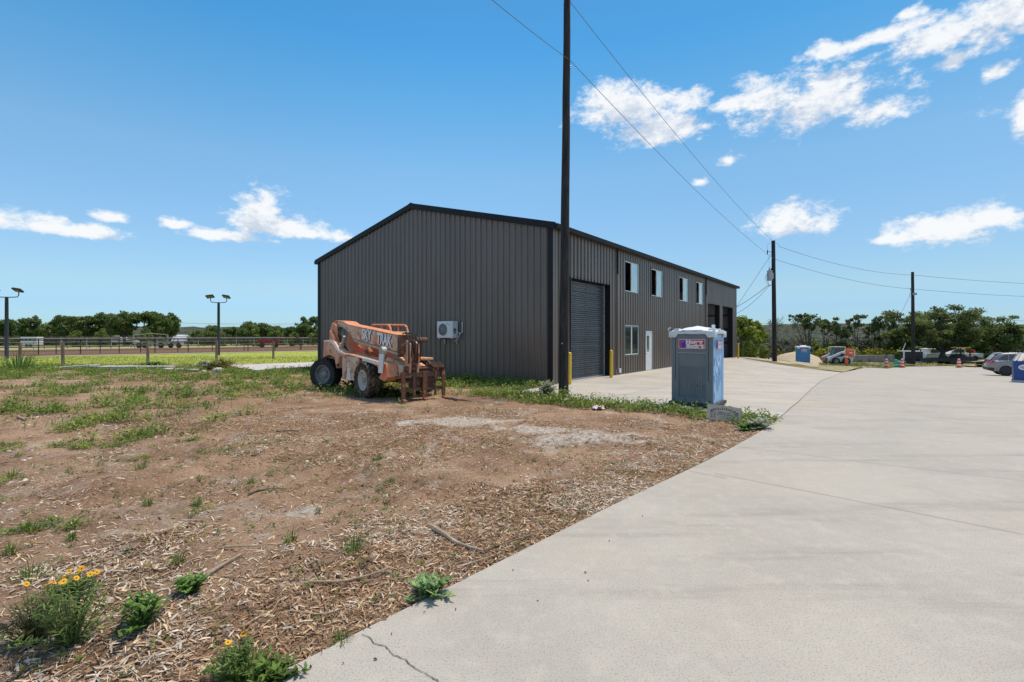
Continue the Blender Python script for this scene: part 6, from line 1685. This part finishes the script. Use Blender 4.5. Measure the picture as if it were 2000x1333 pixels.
m = MB(); m.box(1.0, 2.3, -.05, .05, .3, .38); m.build('drawbar', M_blk, g)

# flatbed trailer under the oak, white vehicles behind it
x, y, z = at(1838, 59); t = thing('flatbed_trailer', 'long low black flatbed trailer under the spreading oak', 'trailer', (x, y, z), R(-6))
m = MB(); m.box(-2.9, 2.7, -1, 1, .55, .75); m.box(-2.9, 2.7, -1.02, -1.0, .45, .85); m.build('deck', M_blk, t)
for xx in (.6, 1.35):
    for sg in (-1, 1): m = MB(); m.lathe([(.33, sg * .85), (.34, sg * 1.05), (.2, sg * 1.06)], (xx, 0, .34), 'y', 16); m.build('wheel', M_tyre, t)
m = MB(); m.box(-4.1, -2.9, -.06, .06, .5, .62); m.tube([(-2.8, -.95, .75), (-2.9, -.95, 1.9)], .05, 6); m.build('tongue', M_blk, t)


def tapered(m, pts):
    n = len(pts); v = [(x, -w, z) for x, z, w in pts] + [(x, w, z) for x, z, w in pts]
    m.add(v, [tuple(range(n)), tuple(range(2 * n - 1, n - 1, -1))] + [(i, n + i, n + (i + 1) % n, (i + 1) % n) for i in range(n)]); return m


M_carg = mat('black_car_glass', (.03, .035, .04), None, rough=.06, metal=.2, spec=.8)


def pickup(label, x, y, z, rz, paint, s=1.0):
    t = thing('pickup_truck', label, 'truck', (x, y, z), rz)
    m = MB(); tapered(m, [(-2.8, .5, .9), (-2.8, 1.1, .95), (-.6, 1.12, .96), (1.2, 1.12, .96), (2.6, 1.02, .9), (2.75, .5, .9)]); m.build('body', paint, t, bevel=.05)
    m = MB(); tapered(m, [(-.7, 1.12, .88), (-.5, 1.75, .72), (.7, 1.78, .72), (1.35, 1.12, .88)]); m.build('cab', paint, t, bevel=.05)
    for sg in (-1, 1): m = MB(); m.prism([(-.5, 1.2), (-.38, 1.65), (.62, 1.68), (1.1, 1.2)], sg * .84, sg * .885, 'y'); m.build('window', M_carg, t)
    for xx in (-1.75, 1.8):
        for sg in (-1, 1): m = MB(); m.lathe([(.38, sg * .72), (.38, sg * .98), (.2, sg * .985)], (xx, 0, .38), 'y', 16); m.build('wheel', M_tyre, t)
    return t


x, y, z = at(1812, 70); pickup('white pickup truck parked behind the trailer left of the oak trunk', x, y, z, R(8), M_white)
x, y, z = at(1868, 71); pickup('white pickup truck parked behind the oak trunk', x, y, z, R(172), M_white)
# small dark machine with yellow canopy
x, y, z = at(1879, 63); t = thing('mini_tractor', 'small dark machine with yellow canopy and red lamp right of the oak trunk', 'machine', (x, y, z), R(10)); M_yel2 = mat('machine_yellow', (.65, .45, .03), None, rough=.5)
m = MB(); m.prism([(-1.2, .4), (-1.2, 1.1), (-.3, 1.2), (.2, .9), (1.3, .85), (1.3, .4)], -.5, .5, 'y'); m.build('body', M_blk, t, bevel=.04)
m = MB(); m.box(-1.0, .6, -.6, .6, 1.95, 2.05); m.build('canopy', M_yel2, t, bevel=.02)
m = MB()
for xx in (-.9, .5):
    for yy in (-.5, .5): m = MB(); m.tube([(xx, yy, .9), (xx, yy, 1.95)], .04, 6); m.build('canopy_post', M_blk, t)
for xx, r_ in ((-.8, .5), (.9, .33)):
    for sg in (-1, 1): m = MB(); m.lathe([(r_, sg * .5), (r_, sg * .75)], (xx, 0, r_), 'y', 16); m.build('wheel', M_tyre, t)
m = MB(); m.box(1.2, 1.5, -.4, .4, 1.3, 1.7); m.tube([(1.3, 0, .8), (1.3, 0, 1.4)], .05, 6); m.build('lamp', mat('red_machine', (.5, .04, .03), None, rough=.5), t)
# boat trailer beside the car
x, y, z = at(1925, 55); t = thing('utility_trailer', 'low utility trailer loaded with pale boards left of the parked car', 'trailer', (x, y, z), R(-14))
m = MB(); m.box(-2.0, 1.6, -.8, .8, .5, .6); m.box(-3.2, -2, -.05, .05, .5, .58); m.build('bed', M_blk, t)
for xx in (-.1, .7):
    for sg in (-1, 1): m = MB(); m.lathe([(.33, sg * .75), (.33, sg * .95)], (xx, 0, .33), 'y', 16); w_ = m.build('wheel', M_tyre, t); m = MB(); m.lathe([(.18, sg * .955), (.1, sg * .97)], (xx, 0, .33), 'y', 12); m.build('rim', M_white, w_)
for i in range(4): m = MB(); m.M = Matrix.Translation((-.4 + .35 * i, -.5 + .3 * i, .66 + .05 * i)) @ Matrix.Rotation(R(-6 - 3 * i), 4, 'Y'); m.box(-1.6, 1.6, -.14, .14, 0, .06); o = m.build('board', M_ply, None); o.location = (x, y, z); o.rotation_euler = (0, 0, R(-14)); tag(o, 'pale board on the utility trailer, %s of four' % ['lowest', 'second lowest', 'second highest', 'topmost'][i], 'board', 'boards on the utility trailer')

# grey car
M_car = mat('silver_grey_paint', (.27, .265, .26), (.29, .285, .28), 3, .28, .45, spec=.7); M_clad = mat('dark_cladding', (.03, .03, .032), None, rough=.6); M_tail = mat('tail_light', (.55, .01, .015), None, rough=.15)
x, y = .957 * 36.9, 36.9; car = thing('parked_car', 'silver grey hatchback car parked behind the blue dumpster, seen from its rear corner', 'car', (x, y, gz(x, y)), math.atan2(-.54, .84))
car.location = (x + 1.85, y + .75, gz(x, y))
m = MB(); tapered(m, [(-.62, .30, .82), (-.90, .42, .80), (-.97, .62, .84), (-.94, .82, .88), (-.86, .98, .90), (-.78, 1.08, .885), (.3, 1.10, .90), (2.35, 1.05, .9), (3.2, .98, .86), (3.62, .82, .78), (3.7, .5, .78), (3.5, .28, .82)]); m.build('body', M_car, car, bevel=.035, smooth=True)
m = MB(); tapered(m, [(-.80, 1.08, .86), (-.62, 1.36, .76), (-.44, 1.56, .69), (-.1, 1.64, .67), (.7, 1.70, .66), (1.4, 1.66, .66), (2.4, 1.06, .82)]); m.build('cabin', M_car, car, bevel=.03, smooth=True)
wz = lambda z_: .87 - (z_ - 1.08) * .335
for sg in (-1, 1):
    for nm, pl in (('window', [(-.42, 1.22), (-.08, 1.50), (.12, 1.54), (.12, 1.17), (-.2, 1.15)]), ('window', [(.2, 1.16), (.2, 1.55), (1.0, 1.58), (1.0, 1.14)]), ('window', [(1.08, 1.14), (1.08, 1.57), (1.35, 1.55), (2.05, 1.13)])):
        m = MB(); n = len(pl); v = [(a, sg * (wz(b_) + .006), b_) for a, b_ in pl] + [(a, sg * (wz(b_) - .03), b_) for a, b_ in pl]; m.add(v, [tuple(range(n)), tuple(range(2 * n - 1, n - 1, -1))] + [(i, n + i, n + (i + 1) % n, (i + 1) % n) for i in range(n)]); m.build(nm, M_carg, car)
    m = MB(); n = 4; m.add([(-.96, sg * .62, 1.0), (-.80, sg * .62, 1.15), (-.70, sg * .905, 1.13), (-.55, sg * .915, 1.02), (-.90, sg * .905, .88), (-.985, sg * .62, .90), (-.8, sg * .6, 1.0)], [(0, 1, 2, 4, 5), (2, 3, 4), (0, 1, 6), (5, 0, 6), (1, 2, 6), (2, 3, 6)]); m.build('tail_light', M_tail, car)
    for xx in (0, 2.86):
        m = MB(); pts = [(xx + .47 * math.cos(a), .36 + .47 * math.sin(a)) for a in np.linspace(-.1, math.pi + .1, 15)] + [(xx + .40 * math.cos(a), .36 + .40 * math.sin(a)) for a in np.linspace(math.pi + .1, -.1, 15)]; m.prism(pts, sg * .86, sg * .915, 'y'); m.build('arch_trim', M_car, car)
        m = MB(); m.lathe([(.41, sg * .5), (.41, sg * .905)], (xx, 0, .38), 'y', 22); m.build('wheel_well', M_clad, car)
        m = MB(); m.lathe([(.24, sg * .68), (.35, sg * .70), (.365, sg * .78), (.365, sg * .88), (.34, sg * .925), (.255, sg * .93), (.25, sg * .90)], (xx, 0, .362), 'y', 26); w_ = m.build('wheel', M_tyre, car, smooth=True)
        m = MB()
        for k in range(5): a = k * 2 * math.pi / 5; m.tube([(xx, sg * .905, .362), (xx + .24 * math.cos(a), sg * .91, .362 + .24 * math.sin(a))], .028, 6)
        m.lathe([(.25, sg * .89), (.25, sg * .915), (.225, sg * .915), (.225, sg * .89)], (xx, 0, .362), 'y', 22); m.lathe([(.05, sg * .9), (.05, sg * .93)], (xx, 0, .362), 'y', 10); m.build('rim', M_clad, w_)
    m = MB(); m.box(.5, 2.36, sg * .84, sg * .91, .27, .40); m.build('sill_cladding', M_clad, car)
    m = MB(); m.box(.75, .95, sg * .9, sg * .925, .98, 1.01); m.box(1.75, 1.95, sg * .9, sg * .925, .98, 1.01); m.build('door_handle', M_clad, car)
m = MB(); m.add([(-.80, -.70, 1.13), (-.80, .70, 1.13), (-.49, .58, 1.54), (-.49, -.58, 1.54), (-.76, -.70, 1.13), (-.76, .70, 1.13), (-.45, .58, 1.54), (-.45, -.58, 1.54)], [(0, 1, 2, 3), (4, 5, 6, 7), (0, 1, 5, 4), (2, 3, 7, 6), (0, 3, 7, 4), (1, 2, 6, 5)])
for v_ in range(len(m.v)): pass
o = m.build('rear_window', M_carg, car); o.location = (-.035, 0, .01)
m = MB(); m.prism([(-.66, .28), (-.93, .36), (-1.0, .5), (-.95, .60), (-.6, .56)], -.84, .84, 'y'); m.build('rear_bumper', M_clad, car, bevel=.03)
m = MB(); m.prism([(-.52, 1.60), (-.48, 1.63), (-.05, 1.70), (-.05, 1.67)], -.6, .6, 'y'); m.build('spoiler', M_car, car, bevel=.01)
m = MB(); m.box(-1.0, -.96, -.26, .26, .68, .82); m.build('number_plate', M_white, car)

# dumpster
M_db = mat('dumpster_blue', (.012, .05, .22), (.02, .07, .26), 3, .45, c3=(.05, .06, .12), s3=4, t3=(.6, .7)); M_lid = mat('dumpster_lid', (.20, .215, .24), (.25, .265, .29), 4, .5)
x, y = 1.009 * 28.2, 28.2; dm = thing('dumpster', 'dark blue dumpster with grey sloping ribbed lid and white oval label at the right edge', 'dumpster', (x, y, gz(x, y)), math.atan2(-.66, .75))
m = MB(); m.prism([(.0, .12), (.0, 1.22), (1.9, 1.22), (1.9, .12)], .0, 1.1, 'y'); m.box(-.03, 1.93, -.03, 1.13, 1.14, 1.2); m.build('bin', M_db, dm, bevel=.015)
m = MB(); m.add([(0, 0, 1.22), (1.9, 0, 1.22), (1.9, 1.1, 1.22), (0, 1.1, 1.22), (.25, .5, 1.62), (1.9, .5, 1.62), (1.9, 1.1, 1.66), (.25, 1.1, 1.66)], [(0, 1, 5, 4), (4, 5, 6, 7), (0, 4, 7, 3), (1, 2, 6, 5), (2, 3, 7, 6)])
for k in range(7): xx = .12 + k * .25; m.tube([(xx, .0, 1.235), (xx + .2, .5, 1.635), (xx + .2, 1.1, 1.675)], .03, 6)
m.build('lid', M_lid, dm)
m = MB(); m.M = Matrix.Translation((.45, -.032, .86)) @ Matrix.Rotation(R(90), 4, 'X'); m.prism([(.27 * math.cos(a), .16 * math.sin(a)) for a in np.linspace(0, 2 * math.pi, 29)[:-1]], 0, .006, 'z'); lb_ = m.build('label', M_lw, dm)
m = MB(); m.M = Matrix.Translation((.45, -.039, .86)) @ Matrix.Rotation(R(90), 4, 'X')
for q in range(6): m.box(-.18 + q * .062, -.14 + q * .062, -.02, .05 - .01 * (q % 2), 0, .002)
m.box(-.1, .1, -.09, -.06, 0, .002); m.build('label_print', M_db, lb_)
m = MB(); m.box(-.02, .5, .0, .12, .0, .12); m.box(1.4, 1.9, .0, .12, .0, .12); m.box(-.02, .5, .95, 1.1, 0, .12); m.build('feet', M_galv, dm)

# ------------------------------------------------------------------ far left: small things beyond the arena
def at_z(px, Y_): return at(px, Y_)


M_redm = mat('red_implement', (.45, .03, .03), (.35, .03, .03), 4, .5)
x, y, z = at(527, 76); t = thing('farm_implement', 'red farm implement with black wheels beyond the arena rails', 'farm machine', (x, y, z + .1), R(6))
m = MB(); m.box(-1.3, 1.3, -.3, .3, .75, 1.05)
m.build('beam', M_redm, t)
for i in range(6): m = MB(); m.lathe([(.3, -.06), (.3, .06)], (-1.25 + i * .5, -.45, .95), 'y', 12); m.build('disc', M_redm, t)
for xx in (-1.0, 1.0): m = MB(); m.lathe([(.38, -.5), (.38, -.25)], (xx, 0, .38), 'y', 14); m.build('wheel', M_tyre, t)
x, y, z = at(62, 78); t = thing('horse_trailer', 'white horse trailer parked under the trees at far left', 'trailer', (x, y, z + .08), R(4))
t.scale = (.62, .62, .75); m = MB(); m.box(-2.0, 2.0, -1, 1, .5, 2.2); m.build('box', M_white, t, bevel=.1)
m = MB()
for k in range(4): m.box(-1.8 + k * .95, -1.1 + k * .95, -1.02, -1.0, 1.45, 1.85)
m.build('window', M_carg, t)
for xx in (-.4, .5): m = MB(); m.lathe([(.35, -1.05), (.35, -.8)], (xx, 0, .35), 'y', 14); m.build('wheel', M_tyre, t)
x, y, z = at(236, 90); t = pickup('pale pickup truck half hidden beyond the rail fence, centre of left treeline', x, y, z + .08, R(185), M_skw)
x, y, z = at(302, 74); t = thing('farm_trailer', 'pale long farm trailer with uprights beyond the arena', 'trailer', (x, y, z + .08), R(3)); M_tanp = mat('tan_metal', (.38, .35, .28), None, rough=.7)
m = MB(); m.box(-2.6, 2.6, -.8, .8, .6, .75); m.box(-2.6, -2.45, -.8, -.7, .75, 1.9); m.box(2.2, 2.4, -.8, -.7, .75, 2.0); m.tube([(-2.5, -.75, 1.9), (0, -.75, 2.15), (2.3, -.75, 1.95)], .05, 6); m.build('bed', M_tanp, t)
for xx in (-1.7, -.9, 1.4): m = MB(); m.lathe([(.38, -.9), (.38, -.65)], (xx, 0, .38), 'y', 14); m.build('wheel', M_tyre, t)
x, y, z = at(345, 74); t = thing('farm_implement', 'dark wheeled implement right of the long farm trailer', 'farm machine', (x, y, z + .08), R(0))
m = MB(); m.box(-.8, .8, -.4, .4, .5, .9); m.tube([(-.6, 0, .9), (-.3, 0, 1.5), (.4, 0, 1.4)], .06, 6); m.build('body', M_tanp, t)
for xx in (-.6, .6): m = MB(); m.lathe([(.36, -.5), (.36, -.3)], (xx, 0, .36), 'y', 14); m.build('wheel', M_tyre, t)
x, y, z = at(366, 104); t = thing('barn', 'distant grey metal roofed barn in the treeline gap', 'building', (x, y, z), R(35)); M_broof = mat('barn_roof', (.50, .54, .58), (.42, .46, .5), 3, .4)
m = MB(); m.box(-3, 3, -2, 2, -.5, .9); m.build('wall', M_gpost, t)
m = MB(); m.prism([(-2.3, .85), (0, 2.1), (2.3, .85)], -3.2, 3.2, 'x'); m.build('roof', M_broof, t)

# the unlettered tail: small corner items at the left margin
for o in list(bpy.data.objects):
    if o.name.startswith('inner_wall'): bpy.data.objects.remove(o)
